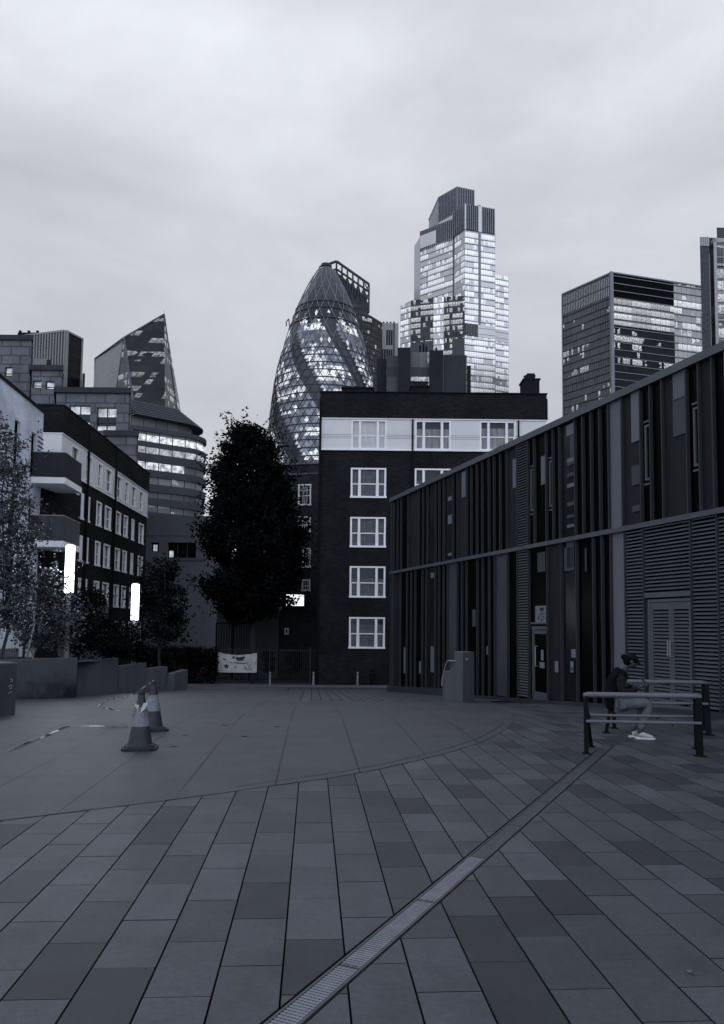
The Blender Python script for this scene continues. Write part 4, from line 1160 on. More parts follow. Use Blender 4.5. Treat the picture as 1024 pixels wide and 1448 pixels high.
mb = MB(); facep(mb, K2, K3, -2, Z1); q = K0+(K3-K2); facep(mb, K3, q, -2, Z1); facep(mb, q, K0, -2, Z1); mb.build('east_curtain_wall', MT['b_r'], tb)
mb = MB(); facep(mb, K1+HF*2, K1+(K2-K1)*.14+HF*2, -2, Z1+6); mb.build('corner_slot', M['b_fin'], tb)
mb = MB(); mb.face([(p.x, p.y, Z1) for p in (K0, K1, K2, K3, K0+(K3-K2))]); mb.build('roof_deck', M['b_dark'], tb)
# east step (lower)
Z2 = at(700, 384.5, D+5).z; S0, S1 = atz(700.2, 388, Z2), atz(718.8, 391.5, Z2)
mb = MB(); facep(mb, S0, S1, -2, Z2); q = S1+radial(S1)*40; q1 = S0+radial(S0)*40; facep(mb, S1, q, -2, Z2); mb.face([(p.x, p.y, Z2) for p in (S0, S1, q, q1)], [(0, -50)]*4); mb.build('east_wing', MT['b_r'], tb)
fs = Fr(K2, K3); zz = fs.pix(670, 475.5)[1]; zz1 = fs.pix(670, 458.5)[1]
mb = MB(); fs.box(mb, 0.2, fs.L, zz, zz1, .05, .3); 
fs2 = Fr(S0, S1); fs2.box(mb, 0, fs2.L, zz-.3, zz1-.3, .05, .3)
mb.build('plant_floor_screen', M['b_pale'], tb)
fins_on(tb, 'plant_floor_louvres', fs, .6, fs.L*.4, zz, zz1, 7, .9, .5, M['b_dark'])
for k, (fq, a, b) in enumerate(((fs, .1, fs.L), (fs2, 0, fs2.L))):
    floors_on(tb, 'floor_edges', fq, a, b, 60, (Z1 if k == 0 else Z2)-2, 3.9, .35, .35, M['b_edge'])
fl = Fr(K0, K1)
floors_on(tb, 'floor_edges', fl, 0, fl.L, 200, Z1-2, 3.9, .3, .3, M['b_fin'])
# recessed groove on the east face
u = fs.U(679, 400); mb = MB(); fs.box(mb, u-1.2, u+.3, zz1, Z1+18, .03, .4); mb.build('groove', M['b_fin'], tb)
# crown, second tier
ZL = at(640.5, 304.5, D+3).z
mb = MB(); facep(mb, K0-HF*.3, K1-HF*.3, Z1+.1, at(594.5, 327.5, (K0-CAM).dot(HF)).z); mb.build('crown_wall', M['b_dark'], tb)
f = Fr(K0-HF*.3, K1-HF*.3); zt1 = f.pix(594.5, 327.5)[1]
fins_on(tb, 'crown_fins', f, 0, f.L, zt1-14, zt1, 16, .5, .5, M['b_fin'])
mb = MB(); f.box(mb, 0, f.L*.5, Z1+.2, Z1+9, .05, .6); mb.build('pale_crown_panel', M['b_pale'], tb)
rb = radial(K0)*30; mb = MB(); mb.face([(p.x, p.y, zt1) for p in (K0, K1, K1+rb, K0+rb)]); facep(mb, K0+rb, K0, Z1, zt1); mb.build('crown_roof', M['b_dark'], tb)
for (pa, pb, x0, x1, yt_) in ((K1+(K2-K1)*.0, K2, 0, 1, 288.5), (K2, K3, .04, .44, 290), (K2, K3, .56, .98, 297)):
    a, b = pa+(pb-pa)*x0, pa+(pb-pa)*x1
    z1 = at(658, 288.5, D).z
    f = Fr(a-HF*.3, b-HF*.3)
    mb = MB(); radbox(mb, f, 0, f.L, Z1+.1, z1, 16, -.3); mb.build('crown_block', M['b_dark'], tb)
    fins_on(tb, 'crown_fins', f, .3, f.L-.3, z1-17, z1, 6, .55, .5, M['b_fin'])
    mb = MB(); f.box(mb, 0, f.L, Z1+.2, z1-17.2, .05, .3); mb.build('crown_base_panel', M['slab_g'], tb)
mb = MB(); z1 = at(658, 288.5, D).z
for (a, b) in ((K2+(K3-K2)*-.0, K2+(K3-K2)*.04), (K2+(K3-K2)*.44, K2+(K3-K2)*.56), (K2+(K3-K2)*.98, K3)):
    a = a-HF*.5; b = b-HF*.5; radbox(mb, Fr(a, b), 0, (b-a).length, Z1+.1, z1, 14)
mb.build('pale_crown_pier', M['b_pale'], tb)
# top tier
Z3 = at(646, 264, D+12).z; T0, T1, T2_ = atz(621, 278.5, Z3), atz(646.5, 264, Z3), atz(670, 269, Z3)
pr('upper_tier', M['b_dark'], [T0, T1, T2_], Z1, Z3, 25)
f = Fr(T0, T1); fins_on(tb, 'upper_fins', f, 0, f.L, Z3-18, Z3, 12, .45, .5, M['b_fin'])
f = Fr(T1, T2_); fins_on(tb, 'upper_fins', f, .3, f.L, Z3-22, Z3, 7, .6, .6, M['b_fin'])
f = Fr(T0-HF*.5, T1-HF*.5); mb = MB(); f.box(mb, 0, f.L, Z1, Z3-18.2, .05, .4); f3 = Fr(T1-HF*.5, T2_-HF*.5); f3.box(mb, 0, f3.L, Z1, Z3-22.2, .05, .4); mb.build('upper_pale_glass', M['b_pale'], tb)
mb = MB(); d0 = (T0-CAM).dot(HF); a, b, c = at(620.5, 279, d0), at(606.5, 311, d0+1), at(620.5, 311, d0); c2 = at(606.5, 325, d0+1); c3 = at(620.5, 325, d0)
poly3(mb, [a, b, c2, c3]); mb.build('slanting_glass', M['b_slant'], tb)
mb = MB(); mb.tube([a, b], .5, 6); mb.tube([a, c3], .4, 6); mb.build('slant_trim', M['b_fin'], tb)
# thin pale west return
zz = Z1-6; a, b = atz(585.8, 348, zz), K0
mb = MB(); a = at(586, 348, 512); z_l = at(594.5, 335, 508).z
mb.face([(a.x, a.y, -2), (K0.x, K0.y, -2), (K0.x, K0.y, z_l), (a.x, a.y, a.z)]); mb.build('west_return', M['b_pale'], tb)
# lower western shoulder
Z4 = at(657, 418.5, D-14).z
J0, J1, J2, J3 = atz(566.5, 432, Z4), atz(581, 424.5, Z4), atz(640, 420, Z4), atz(657, 419.2, Z4)
def fixd(p): return p
mb = MB()
Jd = [at(566.5, 432.5, 492), at(581, 425, 487), at(613, 421, 482.5), at(640, 419, 479), at(657, 418.5, 477)]
for (a, b, m_, nm) in ((0, 1, 'b_lowp', 'shoulder_pale_glass'), (1, 2, 'b_low', 'shoulder_glass'), (2, 3, 'b_lowp', 'shoulder_pale_glass'), (3, 4, 'b_low', 'shoulder_glass')):
    if nm == 'shoulder_pale_glass' and a == 2:
        p = Jd[2]; q = Jd[3]; md = p+(q-p)*.55
        mb = MB(); mb.face([(p.x, p.y, -2), (md.x, md.y, -2), (md.x, md.y, md.z), (p.x, p.y, p.z)], [(0, -2), (10, -2), (10, md.z), (0, p.z)]); mb.build(nm, MT[m_], tb)
        mb = MB(); mb.face([(md.x, md.y, -2), (q.x, q.y, -2), (q.x, q.y, q.z), (md.x, md.y, md.z)], [(0, -2), (10, -2), (10, q.z), (0, md.z)]); mb.build('shoulder_glass', MT['b_low'], tb)
        continue
    p, q = Jd[a], Jd[b]; L = (q-p).length
    mb = MB(); mb.face([(p.x, p.y, -2), (q.x, q.y, -2), (q.x, q.y, q.z), (p.x, p.y, p.z)], [(0, -2), (L, -2), (L, q.z), (0, p.z)]); mb.build(nm, MT[m_], tb)
mb = MB(); mb.face(Jd+[Jd[-1]+radial(Jd[-1])*30, Jd[0]+radial(Jd[0])*20]); mb.build('shoulder_roof', M['b_dark'], tb)
zz = at(600, 483, 484).z
mb = MB()
for (p, q) in ((Jd[1], Jd[2]), (Jd[3], Jd[4])): f = Fr(p, q); f.box(mb, 0, f.L, -2, zz-f.L*.0, .05, .5)
mb.build('dark_base_panel', M['b_dark'], tb)

# bullet shaped diagrid tower
gh_ = thing('bullet_shaped_tower', gpd(457, 397), 'rounded bullet shaped glass skyscraper with dark spiral bands and a diamond lattice', 'skyscraper')
DG = 397
prof_px = [(374.5, 1.0), (378, 7), (382, 11), (389, 16), (400, 22.5), (413, 29.5), (427, 36), (441, 42), (455, 47), (470, 52), (485, 56.5), (500, 61), (520, 66.5), (540, 70.5), (565, 74), (590, 76.8), (615, 78.4), (645, 79), (680, 78.5), (760, 73), (885, 62)]
axis = at(457.2, 640, DG)
prof = []
for py, r in prof_px:
    z = at(457.2, py, DG).z; prof.append((z, r*DG/F))
prof = prof[::-1]
def gr(z):
    if z <= prof[0][0]: return prof[0][1]
    for (z0, r0), (z1, r1) in zip(prof, prof[1:]):
        if z <= z1: return r0+(r1-r0)*(z-z0)/(z1-z0)
    return prof[-1][1]
GS, GPH, GZ = 1.0, 4.0, 1.0
ztop = prof[-1][0]; fh = 3.95; NN = 72; zdome = at(457, 455, DG).z
hf = fh/2; nrow = int((ztop+2)/hf)
def gp(i, j, off=0):
    z = min(-2+j*hf, ztop); a = 6.283185*(i+.5*(j % 2))/NN; r = gr(z)+off
    return (axis.x+r*math.cos(a), axis.y+r*math.sin(a), z)
mbL, mbD, mbT, mbDome, mbDomeB = MB(), MB(), MB(), MB(), MB()
rgk = random.Random(3)
lit = {}
for j in range(nrow):
    z = -2+(j+.5)*hf
    if j % 2 == 0: flr = rgk.random(); flit = .9 if flr < .24 else (.45 if flr < .45 else .08); fb = rgk.uniform(.75, 1.25); ph1 = rgk.uniform(0, 6)
    for i in range(NN):
        p = j % 2
        # up triangle (base on row j) and down triangle
        tris = [[gp(i, j), gp(i+1, j), gp(i+p, j+1)], [gp(i+1, j), gp(i+1+p, j+1), gp(i+p, j+1)]]
        for k, tr in enumerate(tris):
            ang = i+.5*p+(.5 if k == 0 else 1.0)
            s_ = (ang+.5*(j+.5)*GS+GPH) % 12
            zc = z
            # scalloped lower edge of the dark dome
            zig = abs(((ang+GZ)/4) % 1-.5)*2            # 0..1
            if zc > zdome+5: mbDome.face(tr, [(ang, zc)]*3, rgk.uniform(.8, 1.2)*min(1.3, .35+(zc-zdome)/22)); continue  # haze on the upper dome is put into the tone, darker low down
            if zc > zdome-11+10*zig: mbDomeB.face(tr, [(ang, zc)]*3, rgk.uniform(.7, 1.3)); continue
            if s_ < 3.7: mbD.face(tr, [(ang, zc)]*3, rgk.uniform(.6, 1.5)); continue
            key = (i % NN, j) if k == 0 else ((i+p) % NN, j+1)
            if key not in lit: lit[key] = (rgk.random(), rgk.uniform(.55, 1.5), rgk.uniform(.3, 1.05))
            ra, rb_, rc = lit[key]
            gq = .5+.5*math.sin(ang*.55+ph1)
            if ra < flit*gq*1.1: mbT.face(tr, [(ang, zc)]*3, rc)
            else: mbL.face(tr, [(ang, zc)]*3, fb*rb_*(1.1 if k == 0 else .85))
def attr_mat(name, v, rough, metal=0, em=0, spec=.5, nz=.3, sc=.45):
    t = NT(name); a = t.new('ShaderNodeAttribute', attribute_name='tone'); g = t.geo()
    n = t.noise(g, sc, 4, .75)
    k = t.math('MULTIPLY', a.outputs['Fac'], t.maprange(n, .35, .65, 1-nz, 1+nz))
    t.link(t.tint(t.math('MULTIPLY', k, v)), t.b.inputs['Base Color'])
    t.b.inputs['Roughness'].default_value = rough; t.b.inputs['Metallic'].default_value = metal; t.b.inputs['Specular IOR Level'].default_value = spec
    if em:
        t.b.inputs['Emission Color'].default_value = (.93, .97, 1, 1); t.link(t.math('MULTIPLY', k, em), t.b.inputs['Emission Strength'])
    return t.m
mbL.build('clear_glazing', attr_mat('g_light', .19, .4, .3), gh_)
mbD.build('dark_spiral_glazing', attr_mat('g_dark', .016, .25, 0), gh_)
mbT.build('lit_glazing', attr_mat('g_lit', .3, .4, 0, em=.78, nz=.85, sc=1.3), gh_)
mbDomeB.build('dome_base_glazing', attr_mat('g_db', .008, .2), gh_)
mbDome.build('dome_glazing', attr_mat('g_dome', .055, .35, .15), gh_)
M['g_line'] = mat('g_floor_line', .035, .6, .1, .1); M['g_lat'] = mat('g_lattice', .17, .5, .1, .1); M['g_latd'] = mat('g_lattice_dark', .03, .5, .1, .1)
mb = MB(); z = zdome-22
while z > 0:
    r = gr(z)+.12; mb.lathe([(r, -.32), (r+.05, 0), (r, .32)], (axis.x, axis.y, z), 72); z -= fh
for z in (zdome-5, zdome+1, zdome+5): mb.lathe([(gr(z)+.2, -.4), (gr(z)+.5, 0), (gr(z)+.2, .4)], (axis.x, axis.y, z), 72)
mb.build('floor_bands', M['g_line'], gh_)
for lo, hi, m, rad, nm in ((zdome-16, ztop-.2, 'g_lat', .20, 'dome_lattice'), (0, zdome-16, 'g_latd', .16, 'diagrid')):
    mb = MB()
    for sgn in (1, -1):
        for k in range(18 if lo else 36):
            pts = []; z = lo
            while z < hi+1e-6:
                a = R((20 if lo else 10)*k)+sgn*R(1.266)*(z-lo if lo else z-(zdome-16)); r = gr(z)+.15
                pts.append((axis.x+r*math.cos(a), axis.y+r*math.sin(a), z)); z += 3.95
            mb.tube(pts, rad, 4, cap=False)
    mb.build(nm, M[m], gh_)
mb = MB(); mb.lathe([(3.2, -1), (2.6, .6), (0, 1.2)], (axis.x, axis.y, ztop-.4), 24); mb.build('top_lens', M['g_latd'], gh_)
mb = MB(); a = at(408.5, 451, DG); mb.tube([a, a+Vector((-1.2, 0, -1.5)), a+Vector((-1.3, 0, -4))], .3, 6); mb.tube([a, a+Vector((.5, 0, -4))], .3, 6)
mb.build('cleaning_gantry', M['g_latd'], gh_)

# broad tower on the right
MT['a_l'] = tower_mat('broad_left', 4.0, 1.5, .085, .35, .12, .30, .55, floorw=.14, mullw=.24, crowd=.0)
MT['a_r'] = tower_mat('broad_right', 4.0, 1.5, .008, .5, .012, .40, .85, floorw=.16, mullw=.05, crowd=.0)
MT['a_rm'] = tower_mat('broad_right_lit', 4.0, 3.0, .02, .5, .02, .80, 1.0, floorw=.16, mullw=.04, crowd=.35)
MT['a_rp'] = tower_mat('broad_pale', 4.0, 3.0, .30, .15, .13, .46, .8, floorw=.1, mullw=.06, metal=.7, rough=.25, crowd=.1)
ao = thing('broad_glass_tower', gpd(864, 400), 'broad flat topped glass office tower above the finned building with three brightly lit floors', 'skyscraper')
z = at(865, 386, 400).z
A0_, A1_, A2_ = atz(794.8, 417, z), atz(865, 386, z), atz(996, 406.5, z)
mb = MB(); facep(mb, A0_, A1_, -2, z); bk = HF*50; mb.build('west_curtain_wall', MT['a_l'], ao)
m_ = A1_+(A2_-A1_)*.66
fR = Fr(A1_, A2_)
zl1 = fR.pix(900, 424)[1]; zl0 = fR.pix(900, 463)[1]
def fslice(a, b, z0, z1, m, nm, u0=0):
    mb = MB(); L = math.hypot(b.x-a.x, b.y-a.y); mb.face([(a.x, a.y, z0), (b.x, b.y, z0), (b.x, b.y, z1), (a.x, a.y, z1)], [(u0, z0), (u0+L, z0), (u0+L, z1), (u0, z1)]); mb.build(nm, m, ao)
fslice(A1_, m_, -2, zl0, MT['a_r'], 'south_curtain_wall'); fslice(A1_, m_, zl0, zl1, MT['a_rm'], 'lit_floors'); fslice(A1_, m_, zl1, z, M['glassd'], 'dark_top_floors')
fslice(m_, A2_, -2, z, MT['a_rp'], 'pale_curtain_wall', 40)
mb = MB(); mb.face([(p.x, p.y, z) for p in (A0_, A1_, A2_, A0_+(A2_-A1_))]); facep(mb, A2_, A0_+(A2_-A1_), -2, z); facep(mb, A0_+(A2_-A1_), A0_, -2, z); mb.build('roof_deck', M['roof'], ao)
floors_on(ao, 'floor_edges', fR, .1, fR.L, 30, z, 4.0, .35, .5, M['fin_p'] if False else M['b_fin'])
fL = Fr(A0_, A1_); floors_on(ao, 'floor_edges', fL, 0, fL.L-.1, 30, z-12, 4.0, .35, .3, M['slab_d'])
mb = MB(); fR.box(mb, -1.2, .5, -2, z+.5, -.5, .8); fL.box(mb, 0, .5, -2, z+.4, -.1, .5); fL.box(mb, .5, fL.L-1.2, z-.2, z+.5, -.4, .6); fR.box(mb, .5, fR.L, z-.2, z+.5, -.4, .7); mb.build('edge_trim', M['b_fin'], ao)
M['a_scr'] = mat('pale_louvre_screen', .42, .5, .1, .06, metal=.2)
for k in range(2):
    za = fL.pix(830, 405)[1]-k*5.6; mb = MB(); fL.box(mb, .6, fL.L-1.3, za-6.2+1.2, za-.2, .05, .25); mb.build('louvre_screen', M['a_scr'], ao)
    fins_on(ao, 'screen_fins', fL, .8, fL.L-1.4, za-5.0, za-.2, 28, .28, .6, M['slab_g'])
# mast tower at the right edge
MT['m_'] = tower_mat('grid_tower', 4.2, 3.4, .10, .5, .20, .50, .7, floorw=.12, mullw=.12, crowd=.1)
M['m_b'] = mat('mottled_dark_cladding', .045, .7, .4, 1.0)
rt_ = thing('dark_grid_tower', gpd(1000, 260), 'dark clad tower with a pale window grid cut by the right edge of the picture', 'skyscraper')
f = blk(rt_, 'clad_shaft', 989.5, 1002.5, 335, 260, 20, M['m_b'])[1]
mb = MB(); zt3 = f.pix(996, 335)[1]; 
for k in range(5): f.box(mb, k*f.L/5, k*f.L/5+.5, zt3-3, zt3-.2, .02, .3)
f.box(mb, 0, f.L, zt3-3.3, zt3-3, .02, .3); mb.build('crown_grille', M['palec'], rt_)
blk(rt_, 'recess', 1002.7, 1008.5, 336, 263, 18, M['slab_g']); f = blk(rt_, 'window_grid', 1008.7, 1060, 343, 261, 18, MT['m_'])[1]
mb = MB()
zz = f.pix(1012, 343)[1]
f.box(mb, -.1, .9, -2, zz+1.5, .02, .5); f.box(mb, .9, f.L, zz-8.5, zz-7.7, .02, .5); f.box(mb, .9, f.L, zz-18.3, zz-17.6, .02, .4); f.box(mb, .9, f.L, zz-28, zz-27.4, .02, .4); f.box(mb, 0, f.L, zz, zz+1.4, -8, .5)
mb.build('pale_frame', M['palec'], rt_)
blk(rt_, 'upper_block', 1013.5, 1060, 322, 270, 10, M['m_b'])

# ------------------------------------------------------------------ trees and bushes
class Leaves:
    def __init__(s, seed): s.r = random.Random(seed); s.mb = MB()
    def leaf(s, p, size, tone):
        r = s.r; 
        d = Vector((r.gauss(0, 1), r.gauss(0, 1), r.gauss(0, .7))).normalized(); e = d.orthogonal().normalized()
        e = (Matrix.Rotation(r.uniform(0, 6.28), 3, d) @ e)
        a = p; b = p+d*size*.5+e*size*.3; c = p+d*size; f = p+d*size*.5-e*size*.3
        s.mb.face([a, b, c, f], [(0, 0)]*4, tone)
    def clump(s, c, rad, n, size, tone=None, flat=.7):
        r = s.r
        t0 = r.uniform(.5, 1.5) if tone is None else tone
        for _ in range(n):
            v = Vector((r.gauss(0, 1), r.gauss(0, 1), r.gauss(0, flat)))*rad*.55
            s.leaf(c+v, size*r.uniform(.7, 1.3), t0*r.uniform(.6, 1.4))
def limb(mb, a, b, r0, r1, rnd_, n=5, sag=.06):
    pts = []; L = (b-a).length
    off = Vector((rnd_.uniform(-1, 1), rnd_.uniform(-1, 1), rnd_.uniform(0, 1)))*L*sag
    for i in range(n+1):
        t = i/n; pts.append(a.lerp(b, t)+off*math.sin(math.pi*t)+Vector((rnd_.uniform(-1, 1), rnd_.uniform(-1, 1), 0))*L*.012)
    mb.tube(pts, [r0+(r1-r0)*i/n for i in range(n+1)], 7)
def interp(tab, y):
    if y <= tab[0][0]: return tab[0][1:]
    for a, b in zip(tab, tab[1:]):
        if y <= b[0]:
            t = (y-a[0])/(b[0]-a[0]); return tuple(a[k]+(b[k]-a[k])*t for k in range(1, len(a)))
    return tab[-1][1:]
def tree(name, label, cat, tab, d, base_px, trunk_r, nclump, nleaf, size, seed, lm='leaf', bm_='bark', depth=1.0, group=None, crad=.55, limbs=14, tipn=.25, fill=True):
    """tab: rows (height row, centre column, half width) of the crown as surveyed; converted to metres at distance d"""
    base = gpd(base_px, d); t = thing(name, base, label, cat, group)
    L = Leaves(seed); r = L.r
    y0, y1 = tab[0][0], tab[-1][0]
    mx = max(w for _, _, w in tab)
    axis_ = []
    cl = []
    while len(cl) < nclump:
        y = r.uniform(y0, y1); cx, w = interp(tab, y)
        if r.random() > (w/mx)**1.4+.03: continue
        rho = r.random()**(.42); th = r.uniform(0, 6.283)
        c = at(cx+w*rho*math.cos(th)*.96, y, d)+HF*(w*d/F*rho*math.sin(th)*depth)
        cl.append((c, rho)); 
        L.clump(c, crad*r.uniform(.6, 1.25), nleaf, size)
        if rho > .8 and r.random() < tipn:        # shoots that break the outline
            ctr = at(cx, y+10, d); o_ = (c-ctr).normalized()
            for k in range(4): L.clump(c+o_*crad*(.7+.45*k)+Vector((0, 0, .1*k)), crad*.28, 5, size*.85)
    L.mb.build('foliage', M[lm], t)
    tr = MB(); topc = at(interp(tab, y0*.55+y1*.45)[0], y0*.6+y1*.4, d)
    b0_ = base-Vector((0, 0, .3)); fork = base.lerp(topc, .38)
    limb(tr, b0_, topc, trunk_r, trunk_r*.25, r, 8, .02)
    tr.build('trunk', M[bm_], t, smooth=True)
    br = MB()
    for c, rho in cl[:limbs]:
        f = r.uniform(.35, .8); a = base.lerp(topc, f); limb(br, a, c, trunk_r*(.5-.3*f), .02, r, 5, .08)
    br.build('branches', M[bm_], t, smooth=True)
    return t
MAIN = [(602, 342, 2), (610, 347, 20), (625, 347, 38), (650, 350, 46), (675, 353, 52), (700, 359, 58), (730, 358, 62), (755, 358, 74), (775, 356, 72), (795, 370, 58), (812, 370, 56), (828, 352, 66), (848, 357, 58), (860, 352, 42), (876, 348, 22)]
tree('street_tree', 'large dense dark tree standing in the gap left of the brick flats', 'tree', MAIN, 47, 357, .30, 760, 78, .21, 21, crad=.52, limbs=60, tipn=.8)
SM = [(786, 228, 6), (800, 226, 22), (830, 226, 32), (860, 229, 34), (885, 232, 30), (905, 240, 22)]
tree('small_tree', 'small dark tree right of the smaller lit lamp column', 'tree', SM, 35, 230, .08, 110, 46, .15, 22, crad=.40, limbs=16)
B1_ = [(775, 62, 5), (800, 62, 22), (830, 58, 38), (860, 60, 46), (890, 62, 48), (915, 62, 44), (928, 60, 34)]
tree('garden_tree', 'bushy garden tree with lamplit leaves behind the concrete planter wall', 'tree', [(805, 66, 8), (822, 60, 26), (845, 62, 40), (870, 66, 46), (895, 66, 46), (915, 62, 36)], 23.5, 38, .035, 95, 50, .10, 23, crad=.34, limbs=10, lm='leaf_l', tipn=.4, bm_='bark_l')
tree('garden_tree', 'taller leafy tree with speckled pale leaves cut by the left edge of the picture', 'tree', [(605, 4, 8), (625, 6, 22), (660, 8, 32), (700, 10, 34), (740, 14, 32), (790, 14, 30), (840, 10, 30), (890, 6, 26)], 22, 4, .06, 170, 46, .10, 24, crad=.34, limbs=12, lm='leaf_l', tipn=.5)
tree('garden_shrub', 'dark shrub between the two lit lamp columns', 'shrub', [(835, 122, 10), (850, 124, 22), (875, 130, 30), (900, 134, 36), (925, 138, 40)], 27, 128, .03, 95, 48, .11, 25, crad=.36, limbs=6)
tree('garden_shrub', 'low dark shrub at the foot of the smaller lit lamp column', 'shrub', [(878, 175, 10), (890, 175, 26), (905, 178, 32), (930, 180, 34)], 31, 178, .03, 70, 46, .12, 26, crad=.36, limbs=5)
tree('garden_shrub', 'dark shrub under the balconies beside the taller lamp', 'shrub', [(830, 95, 8), (850, 92, 22), (880, 96, 28), (905, 98, 26)], 26, 96, .03, 60, 46, .10, 27, crad=.34, limbs=5)
# round clipped shrubs behind the railings
for px, w, y0, lab in ((380, 7.5, 920, 'narrow clipped dark shrub behind the railings, left of the two'), (416, 11, 921, 'rounder clipped dark shrub behind the railings, right of the two')):
    tree('clipped_shrub', lab, 'shrub', [(y0, px, w*.6), (y0+6, px, w), (y0+20, px, w), (y0+33, px, w*.7)], 47.5, px, .04, 34, 46, .10, 30+px, crad=.2, limbs=2, tipn=0)
# hedge
hd = Leaves(41)
ha, hb = at(190, 915, 45.6), at(306, 915, 45.6); zt5 = at(250, 916, 45.6).z
for i in range(900):
    t = hd.r.random(); p = ha.lerp(hb, t); f = hd.r.random()
    q = Vector((p.x, p.y+hd.r.uniform(-.35, .35), gz(46)+(zt5-gz(46))*f**.7))
    hd.clump(q, .22, 22, .10)
hob = hd.mb.build('hedge', M['leaf']); tag(hob, 'clipped dark hedge along the road left of the banner', 'hedge')

# ------------------------------------------------------------------ planter walls
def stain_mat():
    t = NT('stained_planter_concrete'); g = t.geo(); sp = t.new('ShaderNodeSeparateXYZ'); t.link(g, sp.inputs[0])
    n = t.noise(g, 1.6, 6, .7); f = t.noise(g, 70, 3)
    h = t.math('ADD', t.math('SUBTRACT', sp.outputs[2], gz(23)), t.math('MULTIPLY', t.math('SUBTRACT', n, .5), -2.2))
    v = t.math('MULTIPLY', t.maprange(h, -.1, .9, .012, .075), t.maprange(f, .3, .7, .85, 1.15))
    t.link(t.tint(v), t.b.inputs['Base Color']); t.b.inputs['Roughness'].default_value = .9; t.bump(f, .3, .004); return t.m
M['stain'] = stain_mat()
def wallrun(name, segs, label, cat, m='concrete', parts=True):
    t = thing(name, segs[0][0], label, cat)
    for (a, b, ztop_, th) in segs:
        u = Vector((b.x-a.x, b.y-a.y, 0)); L = u.length; u.normalize(); n = Vector((-u.y, u.x, 0))
        if n.dot(HF) < 0: n = -n
        mb = MB(); zb = min(gz(a.y), gz(b.y))-.25
        mb.hexa([(a.x, a.y, zb), (b.x, b.y, zb), (b.x+n.x*th, b.y+n.y*th, zb), (a.x+n.x*th, a.y+n.y*th, zb)], [(a.x, a.y, ztop_), (b.x, b.y, ztop_), (b.x+n.x*th, b.y+n.y*th, ztop_), (a.x+n.x*th, a.y+n.y*th, ztop_)])
        mb.build('wall_segment', M['stain'] if a is segs[0][0] else M[m], t, bevel=.012)
    return t
w1a, w1b = gpt(5, 995), gpt(108, 987)
dd_ = (w1b-CAM).dot(HF)
zt1_ = at(108, 930, dd_).z
w2b = gpt(166, 981); w3a, w3b = gpt(166.5, 980.5), gpt(206, 978); w4b = gpt(236, 976.5); w5b = gpt(256, 974.5)
zt3_ = at(206, 937, (w3b-CAM).dot(HF)).z; zt4_ = at(236, 942.3, (w4b-CAM).dot(HF)).z; zt5_ = at(256, 946.3, (w5b-CAM).dot(HF)).z
wl = Vector((w1a.x-3, w1a.y-.2, 0))
w1c = Vector((w1b.x+.05, w1b.y+.9, w1b.z))
w2a = gpt(110, 984)
wallrun('planter_wall', [(wl, w1b, zt1_, .35), (w2a, w2b, at(166, 930.5, (w2b-CAM).dot(HF)).z, .3), (w3a, w3b, zt3_, .3), (Vector((w3b.x+.003, w3b.y, 0)), w4b, zt4_, .3), (Vector((w4b.x+.003, w4b.y, 0)), w5b, zt5_, .3)],
        'low grey concrete planter wall stepping down along the left of the square', 'planter wall')
# moss and dirt stain lies in the material of this first stretch
p0, p1 = gpt(-70, 1020), gpt(21.5, 1011)
zt0 = at(21.5, 938.5, (p1-CAM).dot(HF)).z
nb_ = thing('numbered_planter_block', p1, 'grey concrete block with small raised metal characters at the far left', 'planter block')
u = Vector((p1.x-p0.x, p1.y-p0.y, 0)).normalized(); n = Vector((-u.y, u.x, 0))
mb = MB(); q = [Vector((p0.x, p0.y, 0)), Vector((p1.x, p1.y, 0)), Vector((p1.x, p1.y, 0))+n*.5, Vector((p0.x, p0.y, 0))+n*.5]
mb.hexa([(v.x, v.y, gz(p1.y)-.2) for v in q], [(v.x, v.y, zt0) for v in q]); mb.build('block', M['concrete_d'], nb_, bevel=.012)
mb = MB(); mb.hexa([(v.x, v.y, zt0+.002) for v in q], [(v.x, v.y, zt0+.03) for v in q]); mb.build('coping', M['panel_l'], nb_)
fN = Fr(p0, p1)
def stroke(mb, pts, f, n0, w=.014):
    for (a, b) in zip(pts, pts[1:]):
        (u0, z0), (u1, z1) = f.pix(*a), f.pix(*b); mb.tube([f.p(u0, z0, n0), f.p(u1, z1, n0)], w, 5)
mb = MB(); stroke(mb, [(14, 961), (17, 960.5), (17, 964), (14.5, 963.5)], fN, .008, .008); mb.build('raised_character', M['steel'], nb_)
mb = MB(); stroke(mb, [(11.5, 971), (13, 969.5), (16, 969), (16, 973), (13.5, 974), (13.5, 972)], fN, .008, .008); mb.build('raised_character', M['steel'], nb_)
mb = MB(); stroke(mb, [(11, 981), (16.5, 978)], fN, .008, .009); mb.build('raised_character', M['steel'], nb_)
# soil behind the planter wall
mb = MB()
q = [wl, w1b, Vector((w2b.x, w2b.y, 0)), Vector((w5b.x, w5b.y, 0)), Vector((w5b.x-8, w5b.y+6, 0)), Vector((wl.x-6, wl.y+14, 0))]
zs6 = [zt1_-.15, zt1_-.15, zt1_-.35, zt5_-.3, zt5_-.3, zt1_-.2]
mb.face([(v.x+n.x*.3, v.y+.32, zz) for v, zz in zip(q, zs6)]); struct(mb.build('planting_bed', M['ground']))
